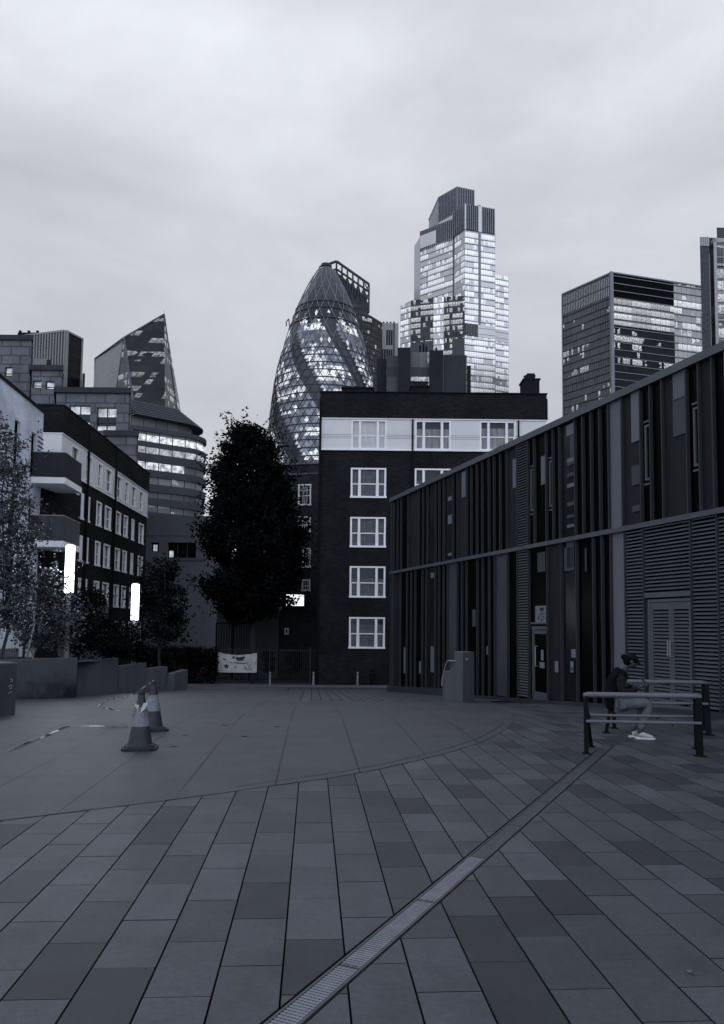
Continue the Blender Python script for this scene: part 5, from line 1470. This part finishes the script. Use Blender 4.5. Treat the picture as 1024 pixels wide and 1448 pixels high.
# pale garden fence at far left
fa, fb = at(-14, 930, 25), at(26, 930, 26.5); f = Fr(fa, fb); t = thing('picket_fence', fa, 'short pale vertical railing at the left edge behind the planter wall', 'fence')
z0, z1 = f.pix(10, 932)[1]-.3, f.pix(10, 917)[1]
k = 0
while k*.09 < f.L: mb = MB(); f.box(mb, k*.09, k*.09+.035, z0, z1, 0, .03); mb.build('picket', M['panel_l'], t); k += 1
mb = MB(); f.box(mb, 0, f.L, z1-.08, z1-.03, -.03, -.001); f.box(mb, 0, f.L, z0+.15, z0+.2, -.03, -.001); mb.build('rail', M['panel_l'], t)
# pale sapling stems
for pts, m_, lab in (([(38.5, 930), (43, 905), (49, 882), (47, 868), (40, 858)], 'bark_l', 'thin pale curved sapling stem in front of the bushes'), ([(33, 930), (36, 900), (39, 880)], 'bark', 'thin dark sapling stem left of the pale one')):
    P = [at(x, y, 22.6) for x, y in pts]; mb = MB(); mb.tube(P, [.035, .032, .026, .02, .012][:len(P)], 7); o = mb.build('sapling', M[m_], smooth=True); tag(o, lab, 'sapling')

# ------------------------------------------------------------------ lamp columns
def lampcol(px_t, px_b, ytop, ybot, wpx, d, label, lit_pole):
    a, b = at(px_b, ybot, d), at(px_t, ytop, d); r = wpx*d/F/2; x, y = (a.x+b.x)/2, (a.y+b.y)/2; zb = gz(y)+.2
    t = thing('lamp_column', (x, y, zb-.2), label, 'street lamp', 'luminous lamp columns along the planted bed')
    z0, z1 = a.z, b.z
    mb = MB(); mb.lathe([(0, -.4), (.09, -.4), (.09, 0), (.075, .02), (.075, z0-zb-.05), (.09, z0-zb), (0, z0-zb)], (x, y, zb), 16); mb.build('pole', M['steel'], t, smooth=False)
    mb = MB(); h = z1-z0; mb.lathe([(r*.8, 0), (r, .03), (r, h*.98), (r*.8, h), (0, h)], (x, y, z0), 20); mb.build('luminous_tube', M['lamp'], t, smooth=True)
    mb = MB(); mb.lathe([(0, h+.001), (r*.85, h+.001), (r*.85, h+.04), (0, h+.05)], (x, y, z0), 16); mb.build('cap', M['steel'], t)
lampcol(100.3, 97, 771, 838.5, 12.5, 24.6, 'taller and nearer lamp column with glowing tube beside the balconies', 1)
lampcol(192, 190.5, 826, 877, 10.5, 32.3, 'smaller lamp column with glowing tube left of the small tree', 1)
for px, py, d, e in ((98, 800, 24.6, 110), (191, 850, 32.3, 80)):
    ld = bpy.data.lights.new('lamp_glow', 'POINT'); ld.energy = e; ld.shadow_soft_size = .35; ld.color = (.95, .98, 1)
    lo = bpy.data.objects.new('lamp_glow', ld); col.objects.link(lo); lo.location = at(px, py, d)-HF*.5

# ------------------------------------------------------------------ railings, banner, bollards by the road
ra, rb = at(150, 930, 46.8), at(553, 930, 46.8); f = Fr(ra, rb); z0 = gz(46)+.1; z1 = f.pix(400, 917)[1]
t = thing('iron_railings', (ra.x, ra.y, z0), 'long black vertical bar railings along the far footway', 'railings')
mbb = MB(); k = 0
while k*.125 < f.L: f.box(mbb, k*.125, k*.125+.022, z0+.05, z1, -.011, .011); k += 1
o = mbb.build('bars', M['frame'], t); o['kind'] = 'stuff'
mb = MB(); f.box(mb, 0, f.L, z1-.14, z1-.10, .012, .035); f.box(mb, 0, f.L, z0+.12, z0+.16, .012, .035); mb.build('rail', M['frame'], t)
for i in range(8): mb = MB(); uu = i*f.L/7; f.box(mb, uu, uu+.07, z0, z1+.1, -.10, -.03); mb.build('post', M['frame'], t)
mb = MB(); f.box(mb, 0, f.L, z0-.1, z0+.04, -.1, .1); o = mb.build('plinth_wall', M['concrete_d'], t)
# gate structure behind
ga, gb = at(306, 900, 48), at(352, 900, 48); f2_ = Fr(ga, gb); t = thing('tall_gate', (ga.x, ga.y, z0), 'tall black metal gate in front of the building under the big tree', 'gate')
zt6 = f2_.pix(320, 882)[1]; mb = MB()
for k in range(14): f2_.box(mb, k*f2_.L/13, k*f2_.L/13+.03, z0, zt6, 0, .03)
mb.build('gate_bars', M['black'], t)
mb = MB(); f2_.box(mb, -.04, f2_.L+.07, zt6, zt6+.08, -.01, .05); f2_.box(mb, -.04, .04, z0, zt6, -.02, .06); f2_.box(mb, f2_.L*.48, f2_.L*.54, z0, zt6, .031, .06); mb.build('gate_frame', M['black'], t)
ga, gb = at(306, 900, 52.5), at(394, 900, 52.5); f3 = Fr(ga, gb); mb = MB(); f3.box(mb, 0, f3.L, gz(46)-.3, f3.pix(350, 790)[1], -3, 0)
ob = mb.build('rear_annexe', M['wall_d']); tag(ob, 'plain dark annexe wall mostly hidden behind the big tree', 'building')
# banner, wavy cloth tied to the railings
bd = 46.55; b0, b1 = at(308.5, 937, bd), at(363.5, 937, bd); fB = Fr(b0, b1)
zt7, zb7 = fB.pix(336, 923)[1], fB.pix(336, 951)[1]
tB = thing('banner', fB.p(0, zb7), 'pale cloth banner with a printed star tied to the railings under the tree', 'banner')
def bz(u, v):
    s = u/fB.L; return .012+.05*(.5+.5*math.sin(5.5*s+3*v))*(1-v*.3)+.03*math.sin(11*s-4*v)
def bt(s, v): return (zb7+(zt7-zb7)*v)-(.13*math.sin(math.pi*s)*v)+(.03 if s < .08 else 0)*v
nx, nz_ = 40, 16
def bgrid(s0, s1, v0, v1, nx, nz_, off):
    mb = MB()
    for i in range(nx):
        for j in range(nz_):
            q = []
            for (a, b) in ((i, j), (i+1, j), (i+1, j+1), (i, j+1)):
                s = s0+(s1-s0)*a/nx; v = v0+(v1-v0)*b/nz_; q.append(fB.p(s*fB.L, bt(s, v), bz(s*fB.L, v)+off))
            mb.face(q)
    return mb
clo = bgrid(0, 1, 0, 1, nx, nz_, 0).build('cloth', M['banner'], tB, smooth=True)
def bshape(polys, name):
    mb = MB()
    for pl_ in polys:
        mb.face([fB.p(s*fB.L, bt(s, v), bz(s*fB.L, v)+.012) for s, v in pl_])
    o = mb.build(name, M['ink'], tB)
star = []
for k in range(10):
    r = .085 if k % 2 == 0 else .036; a = math.pi/2+k*math.pi/5; star.append((.22+r*math.cos(a), .34+r*2.0*math.sin(a)))
for k in range(10): pass
bshape([[(.22, .34), star[k], star[(k+1) % 10]] for k in range(10)], 'printed_star')
bshape([[(.36, .80), (.50, .74), (.66, .76), (.70, .90), (.52, .86), (.38, .92)], [(.46, .66), (.66, .68), (.66, .74), (.5, .73)]], 'printed_emblem')
bshape([[(.30, .54), (.62, .50), (.98, .50), (.98, .54), (.62, .55), (.30, .58)], [(.10, .74), (.16, .74), (.48, .30), (.44, .28)]], 'printed_lines')
bb = random.Random(9); pls = []
for k in range(13):
    s, v = bb.uniform(.68, .88), bb.uniform(.12, .46); w, h = bb.uniform(.018, .035), bb.uniform(.03, .07); pls.append([(s, v), (s+w, v+.02), (s+w*1.1, v+h), (s-.004, v+h*.8)])
bshape(pls, 'printed_dots')
mb = MB()
for s, v in ((.01, .98), (.99, .98), (.01, .02), (.99, .02)): p = fB.p(s*fB.L, bt(s, v), .03); mb.tube([p, p-fB.n*.10+Vector((0, 0, .04))], .012, 5)
mb.build('tie_cord', M['black'], tB)
# shed lit oddments: pale low box
def bollard(px, ytop, ybot, w, m, lab, grp, d=44.6):
    b = at(px, ybot, d); zb = gz(44)+.05; h = at(px, ytop, d).z-zb; t = thing('bollard', (b.x, b.y, zb), lab, 'bollard', grp)
    mb = MB(); mb.lathe([(w, -.2), (w, h*.97), (w*.8, h*.985), (0, h)], (b.x, b.y, zb), 16); mb.build('post', M[m], t)
    mb = MB(); mb.lathe([(w+.004, h*.80), (w+.004, h*.84)], (b.x, b.y, zb), 16); mb.build('band', M['rubber'], t)
bollard(381.5, 950, 975.5, .055, 'steel', 'slim steel bollard in front of the narrow clipped shrub', 'bollards along the far kerb')
bollard(443, 950, 975.5, .055, 'steel', 'slim steel bollard in front of the left edge of the brick flats', 'bollards along the far kerb')
bollard(505.5, 950, 976, .055, 'steel', 'slim steel bollard beside the thick black bollard', 'bollards along the far kerb')
bollard(526, 946.5, 977, .12, 'black', 'thick black bollard beside the finned building', 'bollards along the far kerb')
# low dark wedge standing in for the kerb's shadow near the road
a, b = gpt(258, 976), gpt(405, 977); mb = MB(); f = Fr(a, b); zz = gz(a.y); 
mb.hexa([f.p(0, zz-.1, 0), f.p(f.L, zz-.1, 0), f.p(f.L, zz-.1, -1.2), f.p(0, zz-.1, -1.2)], [f.p(0, zz+.01, 0), f.p(f.L, zz+.01, 0), f.p(f.L, zz+.06, -1.2), f.p(0, zz+.06, -1.2)])
struct(mb.build('kerb_shadow_strip', M['concrete_d']))
# ------------------------------------------------------------------ traffic cones and tape
def cone(p, rz, label, cut=False):
    t = thing('traffic_cone', p, label, 'traffic cone', 'traffic cones on the smooth paving'); t.rotation_euler.z = rz
    def mk(name, prof, m, n=28, parent=t):
        mb = MB(); mb.local = True; mb.lathe(prof, (0, 0, 0), n); return mb.build(name, m, parent, smooth=False)
    mb = MB(); mb.local = True
    q = [(-.22, -.22), (.22, -.22), (.22, .22), (-.22, .22)]; c = .06
    oc = []
    for x, y in q:
        sx_, sy_ = (1 if x > 0 else -1), (1 if y > 0 else -1)
        a = (x-sx_*c, y); b = (x, y-sy_*c); oc += ([a, b] if sx_*sy_ > 0 and False else ([b, a] if (sx_*sy_ < 0) else [a, b]))
    ctr = sorted(oc, key=lambda v: math.atan2(v[1], v[0]))
    mb.hexa([(x, y, .0) for x, y in ctr], [(x, y, .035) for x, y in ctr]); mb.hexa([(x*.86, y*.86, .0351) for x, y in ctr], [(x*.80, y*.80, .058) for x, y in ctr])
    mb.build('rubber_base', M['rubber'], t)
    rr = lambda z: .155-(z-.058)*(.155-.032)/(.75-.058)
    mk('lower_body', [(.165, .0585), (rr(.07), .072), (rr(.30), .30)], M['cone'])
    mk('reflective_sleeve', [(rr(.30), .30), (rr(.30)+.004, .301), (rr(.54)+.004, .539), (rr(.54), .54)], M['cone_w'])
    mk('upper_body', [(rr(.54), .54), (rr(.72), .72), (.030, .73), (.030, .75), (.02, .752), (.018, .70)], M['cone'])
    mk('top_collar', [(rr(.70)+.004, .70), (rr(.72)+.006, .705), (rr(.72)+.005, .725), (.030, .732)], M['rubber'])
    return t
pA = gpt(198, 1059.5); pB = gpt(215.5, 1033)
cA = cone(pA, .12, 'nearer traffic cone with torn pale tape knotted round its middle')
cB = cone(pB, .35, 'farther traffic cone standing just behind, with tape leading off from its tip')
def ribbon(pts, w, label, seed, name='barrier_tape'):
    """twisted film tape lying on the ground, alternating pale and printed lengths"""
    r = random.Random(seed); t = thing(name, pts[0], label, 'barrier tape')
    # resample
    P = [Vector(p) for p in pts]; S = []
    for a, b in zip(P, P[1:]):
        n = max(2, int((b-a).length/.05))
        for i in range(n): S.append(a.lerp(b, i/n))
    S.append(P[-1])
    m1, m2 = MB(), MB(); ph = 0; prevq = None
    for i, p in enumerate(S):
        d = (S[min(i+1, len(S)-1)]-S[max(i-1, 0)]); d.z = 0; d.normalize(); n = Vector((-d.y, d.x, 0))
        ph += r.uniform(-.5, .8)
        ww = w*(.35+.65*abs(math.cos(ph*.5)))
        up_ = Vector((0, 0, 1)); v = n*math.cos(ph)+up_*math.sin(ph)*.7
        c = p+up_*(abs(math.sin(ph))*ww*.36+.004); q = (c-v*ww/2, c+v*ww/2)
        if prevq: (m2 if (i//9) % 3 == 2 else m1).face([prevq[0], q[0], q[1], prevq[1]])
        prevq = q
    m1.build('tape_film', M['tape'], t); m2.build('printed_band', M['tape_d'], t)
    return t
def gl(*pp): return [Vector((g.x, g.y, gz(g.y)+.006)) for g in (gpt(x, y) for x, y in pp)]
tip = pB+Vector((0, 0, .74))
s2 = gl((160, 988), (150, 992), (139, 999), (150, 1003), (170, 1006))
ribbon([tip, tip.lerp(s2[0], .35)-Vector((0, 0, .10)), tip.lerp(s2[0], .7)-Vector((0, 0, .10)), s2[0]]+s2[1:], .045, 'pale barrier tape sagging from the tip of the farther cone to the paving', 5)
ribbon(gl((181, 1029), (150, 1029), (120, 1027.5), (95, 1029), (78, 1036), (60, 1044), (38, 1053), (10, 1064)), .045, 'pale barrier tape lying crumpled across the paving left of the nearer cone', 6)
# knot of tape round the nearer cone
t = thing('tape_knot', pA+Vector((0, 0, .45)), 'torn pale tape wrapped and knotted around the nearer cone', 'barrier tape')
mb = MB(); pts = []
r = random.Random(4)
prev = None
for i in range(60):
    a = i*.33; rad = .098+.012*math.sin(i*1.3)-.0006*i; z = .40+.0021*i+.012*math.sin(i*.9); c = Vector((pA.x+rad*math.cos(a), pA.y+rad*math.sin(a), z)); w = .018+.012*abs(math.sin(i*.7))
    q = (c-Vector((0, 0, w)), c+Vector((0, 0, w))+Vector((math.cos(a), math.sin(a), 0))*.006)
    if prev: mb.face([prev[0], q[0], q[1], prev[1]])
    prev = q
mb.build('wrapped_tape', M['cone_w'], t)
for (dx, dz, sw) in ((-.13, .10, -1), (.17, .16, 1)):
    mb = MB(); base = Vector((pA.x, pA.y-.06, .50)); e = base+Vector((dx, -.04, dz)); m = base.lerp(e, .5)+Vector((0, -.03, .03)); prev = None
    for k in range(7):
        u = k/6; c = base*(1-u)**2+m*2*u*(1-u)+e*u*u; w = Vector((.02*math.cos(k*1.2), 0.012, .035*math.sin(k*.9+.6)+.012)); q = (c-w, c+w)
        if prev: mb.face([prev[0], q[0], q[1], prev[1]])
        prev = q
    mb.build('loose_tape_end', M['tape'], t)

# ------------------------------------------------------------------ perch benches
fl, fr_ = gpt(826, 1066), gpt(993, 1069.5)
bl, br_ = gpt(855, 1037), gpt(1002, 1032)
Lb = (fr_-fl).length; angb = math.atan2(fr_.y-fl.y, fr_.x-fl.x)
def bench(origin, ang, flip, L, label, insL=0, insR=0):
    t = thing('tubular_bench', (origin.x, origin.y, 0), label, 'bench', 'pair of facing tubular benches'); t.rotation_euler.z = ang
    s = -1 if flip else 1          # seat on the +y side for the front bench
    H = .75
    def part(name, m=None, **k):
        def w(fn):
            mb = MB(); mb.local = True; fn(mb); return mb.build(name, m or M['frame'], t, **k)
        return w
    for x, wd_ in ((0.03, .045), (L-.03, .07)):
        @part('leg', M['black'])
        def _(mb):
            a, b = (x-wd_/2, x+wd_/2); ins_ = (insL if x < L/2 else insR)
            def P_(x_, y, z): return (x_, s*y, z)
            for (y0, y1, yt0, yt1) in ((-.035, .035, -.03, .035), (.58, .64, .05, .11)):
                ii = ins_ if y0 > .3 else 0; bq = [P_(a+ii, y0, 0), P_(b+ii, y0, 0), P_(b+ii, y1, 0), P_(a+ii, y1, 0)]; tq = [P_(a, yt0, H-.005), P_(b, yt0, H-.005), P_(b, yt1, H-.005), P_(a, yt1, H-.005)]
                if flip: bq, tq = bq[::-1], tq[::-1]
                mb.hexa(bq, tq)
            y_ = [.0, .44]; 
            k_ = ins_*.6; bq = [P_(a+.004, .03, .40), P_(b-.004, .03, .40), P_(b-.004+k_, .36, .43), P_(a+.004+k_, .36, .43)]; tq = [(q[0], q[1], q[2]+.045) for q in bq]
            if flip: bq, tq = bq[::-1], tq[::-1]
            mb.hexa(bq, tq)
            for y in (0, .61):
                a, b = x-wd_/2+(ins_ if y else 0), x+wd_/2+(ins_ if y else 0)
                bq = [P_(a-.03, y-.06, .001), P_(b+.03, y-.06, .001), P_(b+.03, y+.06, .001), P_(a-.03, y+.06, .001)]; tq = [(q[0], q[1], .012) for q in bq]
                if flip: bq, tq = bq[::-1], tq[::-1]
                mb.hexa(bq, tq)
    @part('back_rail', M['wood'])
    def _(mb): mb.tube([(.0, s*.0, H), (.06, 0, H+.012), (L-.06, 0, H+.012), (L, 0, H)], [.03, .036, .036, .03], 12)
    for y, z in ((-.055, .425), (.40, .455)):
        if y in (.14, .29): 
            rr_ = .014
        else: rr_ = .02
        @part('seat_rail', M['wood'])
        def _(mb): mb.tube([(.02+insL*max(y, 0)*1.5, s*y, z), (L-.02+insR*max(y, 0)*1.5, s*y, z)], rr_, 10)
    @part('cross_bracket', M['frame'])
    def _(mb):
        for fx in (.74,):
            mb.tube([(L*fx, s*-.05, .41), (L*fx, s*.44, .455)], .014, 6); mb.tube([(L*fx, s*-.05, .41), (L*fx+.01, s*-.05, .37)], .012, 6); mb.tube([(L*fx-.04, s*.44, .455), (L*fx-.03, s*.44, .41)], .012, 6)
    return t
def locx(v, ang): return v.x*math.cos(ang)+v.y*math.sin(ang)
bench(fl, angb, False, Lb, 'nearer tubular metal bench seen from behind, empty', locx(gpt(832, 1055.5)-fl, angb), locx(gpt(987, 1058)-fr_, angb))
rl_, rr2 = gpt(866, 1030), gpt(1000, 1032.5)
angB = math.atan2(rr2.y-rl_.y, rr2.x-rl_.x)
bench(rl_, angB, True, (rr2-rl_).length, 'farther tubular metal bench carrying the seated person at its left end', locx(bl-rl_, angB), locx(bl-rl_, angB)*.6)

# ------------------------------------------------------------------ seated person
def skin_mesh(name, m, parent, pts, edges, sub=2, root=0, loc=None):
    me = bpy.data.meshes.new(name); me.from_pydata([Vector(p[:3]) for p in pts], edges, []); o = bpy.data.objects.new(name, me); col.objects.link(o)
    me.materials.append(m)
    sk = o.modifiers.new('skin', 'SKIN'); sk.use_smooth_shade = True
    for i, p in enumerate(pts):
        r = p[3] if isinstance(p[3], tuple) else (p[3], p[3]); me.skin_vertices[0].data[i].radius = r
        me.skin_vertices[0].data[i].use_root = (i == root)
    s = o.modifiers.new('sub', 'SUBSURF'); s.levels = sub; s.render_levels = sub
    if parent: o.parent = parent
    return o
def chain(n, start=0): return [(i, i+1) for i in range(start, start+n-1)]
# local frame: +x is the way the person faces, z up, origin on the ground below the hips
hip = at(871, 995, 11.75)
pe = thing('person', (hip.x, hip.y, 0), 'seated person in dark coat and cap, pale trousers, white shoes, looking down at a phone', 'person')
pe.rotation_euler.z = -YAW-.06; PS = .945; pe.scale = (PS, PS, PS)
sh = .49                                  # seat height under the thigh
J = lambda *a: a
body = [
 (0.00, 0, .56, (.15, .125)),      #0 pelvis
 (-.03, 0, .70, (.145, .12)), (-.015, 0, .84, (.15, .125)), (.05, 0, .98, (.15, .12)), (.105, 0, 1.05, (.095, .08)),   #1-4 torso
 (.145, 0, 1.105, .052), (.175, 0, 1.15, .05),     #5-6 neck
 # left shoulder (near camera: y negative) 7..10
 (.06, -.16, .99, .066), (.02, -.215, .87, .055), (.02, -.235, .74, .048), (.15, -.20, .72, .040), (.30, -.12, .785, .030), (.345, -.10, .80, .026),
 (.06, .16, .99, .066), (.04, .215, .87, .055), (.06, .225, .75, .048), (.18, .18, .73, .040), (.31, .06, .79, .030), (.35, .04, .80, .026),
]
be = [(0, 1), (1, 2), (2, 3), (3, 4), (4, 5), (5, 6), (3, 7), (7, 8), (8, 9), (9, 10), (10, 11), (11, 12), (3, 13), (13, 14), (14, 15), (15, 16), (16, 17), (17, 18)]
# legs appended to the same surface
lg = [(.05, -.09, .545, .098), (.22, -.10, .565, .090), (.42, -.10, .555, .078), (.475, -.10, .535, .070), (.455, -.10, .42, .063), (.38, -.10, .24, .052), (.335, -.10, .12, .045), (.33, -.10, .07, .04),
      (.05, .09, .545, .098), (.22, .10, .57, .090), (.40, .10, .56, .078), (.455, .10, .54, .070), (.43, .10, .42, .062), (.35, .10, .24, .052), (.29, .10, .13, .045), (.285, .10, .08, .04)]
b0_ = len(body); body += lg
be += [(0, b0_)]+chain(8, b0_)+[(0, b0_+8)]+chain(8, b0_+8)
skin_mesh('body', M['skin'], pe, body, be)
# clothing: coat and trousers follow the body a little outside it
coat = [(p[0], p[1], p[2], tuple(x+.022 for x in p[3]) if isinstance(p[3], tuple) else p[3]+.018) for p in body[:5]]+[(-.06, 0, .56, (.15, .15))]
ce = [(1, 2), (2, 3), (3, 4), (0, 1), (0, 5)]
arm = [(p[0], p[1], p[2], p[3]+.016) for p in body[7:12]]+[(p[0], p[1], p[2], p[3]+.016) for p in body[13:18]]
c0__ = len(coat); coat += arm
ce += [(3, c0__)]+chain(5, c0__)+[(3, c0__+5)]+chain(5, c0__+5)
skin_mesh('coat', M['coat'], pe, coat, ce)
slv = [(p[0], p[1]-.004, p[2]+.002, p[3]+.021) for p in body[9:12]]
skin_mesh('near_sleeve', M['sleeve'], pe, [(.065, -.165, .985, .088), (.022, -.222, .87, .077)]+slv, chain(5))
tro = [(.0, 0, .56, (.15, .13))]+[(p[0], p[1], p[2], p[3]+.018) for p in lg[:7]]+[(p[0], p[1], p[2], p[3]+.018) for p in lg[8:15]]
te = [(0, 1)]+chain(7, 1)+[(0, 8)]+chain(7, 8)
skin_mesh('trousers', M['trouser'], pe, tro, te)
# shoes
def shoe(x, y, ang, name='shoe'):
    pr_ = [(-.02, .065, .045), (.03, .075, .048), (.09, .055, .046), (.16, .040, .042), (.205, .034, .028)]
    cs, sn = math.cos(ang), math.sin(ang)
    o = skin_mesh(name, M['white'], pe, [(x+a*cs, y+a*sn, z, (r, min(r, z-.008))) for a, z, r in pr_], chain(5))
    mb = MB(); mb.local = True; top_ = []
    ol = [(-.07, 0), (-.055, .035), (.03, .045), (.12, .052), (.20, .04), (.235, 0), (.20, -.04), (.12, -.05), (.03, -.043), (-.055, -.035)]
    w_ = [(x+a*cs-b*sn, y+a*sn+b*cs) for a, b in ol][::-1]
    mb.hexa([(a, b, .002) for a, b in w_], [(a, b, .024) for a, b in w_]); mb.build('sole', M['rubber'] if False else M['clad'], o)
shoe(.335, -.10, -.15); shoe(.285, .10, -.05)
# head with face, hair and cap
hc = Vector((.235, 0, 1.205))
def ell(mb, c, rx, ry, rz, n=20, m=12, pitch=.0, fn=None):
    rows = []
    for i in range(m+1):
        th = math.pi*i/m; row = []
        for k in range(n):
            a = 6.28318*k/n; v = Vector((rx*math.sin(th)*math.cos(a), ry*math.sin(th)*math.sin(a), rz*math.cos(th)))
            if fn: v = fn(v)
            v = Matrix.Rotation(pitch, 3, 'Y') @ v; row.append(Vector(c)+v)
        rows.append(row)
    for i in range(m):
        for k in range(n):
            q = [rows[i][k], rows[i+1][k], rows[i+1][(k+1) % n], rows[i][(k+1) % n]]
            if i == 0: q = [q[0], q[1], q[2]]
            elif i == m-1: q = [q[0], q[1], q[3]]
            mb.face(q)
def headf(v):
    if v.z < 0: v = Vector((v.x*(1+.25*v.z/.115*.6)+(.010 if v.x > 0 else .0), v.y*(1+.45*v.z/.115*.6), v.z))
    if v.x > .07 and abs(v.y) < .02 and -.05 < v.z < .02: v.x += .018      # nose
    return v
PIT_H = .55
mb = MB(); mb.local = True; ell(mb, hc, .098, .076, .115, 28, 20, PIT_H, headf); hd_ = mb.build('head', M['skin'], pe, smooth=True)
Rm = Matrix.Rotation(PIT_H, 3, 'Y')
def hp(x, y, z): return hc+Rm @ Vector((x, y, z))
for sy in (-1, 1):
    mb = MB(); mb.local = True; ell(mb, hp(.084, sy*.032, .005), .012, .014, .008, 10, 6); mb.build('eye', M['ink'], hd_)
    mb = MB(); mb.local = True; ell(mb, hp(-.005, sy*.078, -.005), .022, .010, .032, 10, 8, PIT_H); mb.build('ear', M['skin'], hd_)
mb = MB(); mb.local = True; ell(mb, hp(.088, 0, -.068), .010, .024, .006, 10, 6, PIT_H); mb.build('mouth', M['sleeve'], hd_)
mb = MB(); mb.local = True; ell(mb, hp(.098, 0, -.028), .020, .013, .016, 10, 6, PIT_H); mb.build('nose', M['skin'], hd_)
def hairf(v): return v
mb = MB(); mb.local = True; ell(mb, hp(-.03, 0, .012), .088, .088, .112, 20, 14, PIT_H); ell(mb, hp(-.125, 0, .0), .042, .04, .045, 12, 8); mb.build('hair', M['coat'], pe, smooth=True)
mb = MB(); mb.local = True; ell(mb, hp(-.005, 0, .045), .108, .092, .082, 24, 12, PIT_H); cap_ = mb.build('cap', M['black'], pe, smooth=True)
mb = MB(); mb.local = True
pk = [hp(.08, -.075, .045), hp(.13, -.062, .038), hp(.175, -.03, .030), hp(.185, 0, .028), hp(.175, .03, .030), hp(.13, .062, .038), hp(.08, .075, .045)]
mb.hexa(pk, [p+Vector((0, 0, .012)) for p in pk]); mb.build('peak', M['black'], cap_)
# hands: palm, four fingers and a thumb closing on the phone
ph_c = Vector((.425, -.035, .855))
def hand(wrist, s):
    w = Vector(wrist); d = Vector((.075, s*-.03, .045)) if s > 0 else Vector((.075, .03, .045))
    d = Vector((.07, -.02*s, .035))
    pts = [(w.x, w.y, w.z, .024), tuple(w+d*.6)+((.032, .016),), tuple(w+d)+((.034, .014),)]; ed = [(0, 1), (1, 2)]
    root = 2
    for k in range(4):
        oy = (k-1.5)*.017; L = (.058, .068, .062, .048)[k]; b = w+d+Vector((.004, oy*.6, oy*.75))
        p1 = b+Vector((L*.45, -s*.004, .004)); p2 = p1+Vector((L*.28, -s*-.0, .014)); p3 = p2+Vector((-.004, 0, .020))
        i = len(pts); pts += [tuple(b)+(.0105,), tuple(p1)+(.0095,), tuple(p2)+(.0088,), tuple(p3)+(.0078,)]; ed += [(root, i), (i, i+1), (i+1, i+2), (i+2, i+3)]
    b = w+d*.45+Vector((0, -s*-.004, .020)); i = len(pts); q1 = b+Vector((.022, -s*.004, .024)); q2 = q1+Vector((.024, 0, .016))
    pts += [tuple(b)+(.013,), tuple(q1)+(.011,), tuple(q2)+(.009,)]; ed += [(1, i), (i, i+1), (i+1, i+2)]
    return skin_mesh('hand', M['skin'], pe, pts, ed, 1)
hand((.345, -.10, .80), -1); hand((.35, .04, .80), 1)
# phone is held: a thing of its own
wp = Matrix.Rotation(pe.rotation_euler.z, 3, 'Z') @ (Vector((.455, -.03, .865))*.945)+Vector((hip.x, hip.y, 0))
phn = thing('smartphone', wp, 'dark smartphone held in both hands of the seated person', 'phone'); phn.rotation_euler = (0, -.75, pe.rotation_euler.z)
mb = MB(); mb.local = True; mb.hexa([(-.004, -.036, -.075), (.004, -.036, -.075), (.004, .036, -.075), (-.004, .036, -.075)], [(-.004, -.036, .075), (.004, -.036, .075), (.004, .036, .075), (-.004, .036, .075)])
mb.build('case', M['black'], phn)
mb = MB(); mb.local = True; mb.face([(-.0045, .032, -.068), (-.0045, -.032, -.068), (-.0045, -.032, .068), (-.0045, .032, .068)]); mb.build('screen', M['glassd'], phn)
# small recessed metal studs in the smooth paving
for k, (px, py, lab) in enumerate(((261, 1040, 'second from the foot of the nearer cone'), (245, 1056.5, 'closest to the foot of the nearer cone'), (318, 1026, 'in the middle of the smooth paving'), (346.5, 1042, 'nearest the centre of the square'),
                     (306, 1005, 'furthest back on the left'), (389, 1006, 'furthest back on the right'), (392, 1028, 'rightmost of the nearer row'))):
    g = gpt(px, py); z = gz(g.y)+.007
    t = thing('ground_stud', (g.x, g.y, z), 'dark recessed stud in the paving, '+lab, 'ground stud', 'recessed studs in the smooth paving')
    mb = MB(); mb.hexa([(g.x-.055, g.y-.045, z-.01), (g.x+.055, g.y-.045, z-.01), (g.x+.055, g.y+.045, z-.01), (g.x-.055, g.y+.045, z-.01)], [(g.x-.05, g.y-.04, z), (g.x+.05, g.y-.04, z), (g.x+.05, g.y+.04, z), (g.x-.05, g.y+.04, z)])
    mb.build('metal_frame', M['frame'], t)
    mb = MB(); mb.face([(g.x-.035, g.y-.028, z+.001), (g.x+.035, g.y-.028, z+.001), (g.x+.035, g.y+.028, z+.001), (g.x-.035, g.y+.028, z+.001)]); mb.build('glass_lens', M['glassd'], t)
# litter on the square
rl = random.Random(12)
for px, py, lab in ((66, 1143, 'small pale scrap of litter on the smooth paving near the left'), (980, 1377, 'pale crumpled scrap on the paving at the lower right')):
    g = gpt(px, py); mb = MB()
    for k in range(5):
        c = Vector((g.x+rl.uniform(-.025, .025), g.y+rl.uniform(-.02, .02), .008)); mb.face([c+Vector((rl.uniform(-.02, .02), rl.uniform(-.02, .02), rl.uniform(0, .012))) for _ in range(3)])
    tag(mb.build('litter', M['cone_w']), lab, 'litter')
print('DBG yt', yt, gpt(425, 991), gpt(690, 991), 'zmid', zmid, zrf, 'DW', DW)
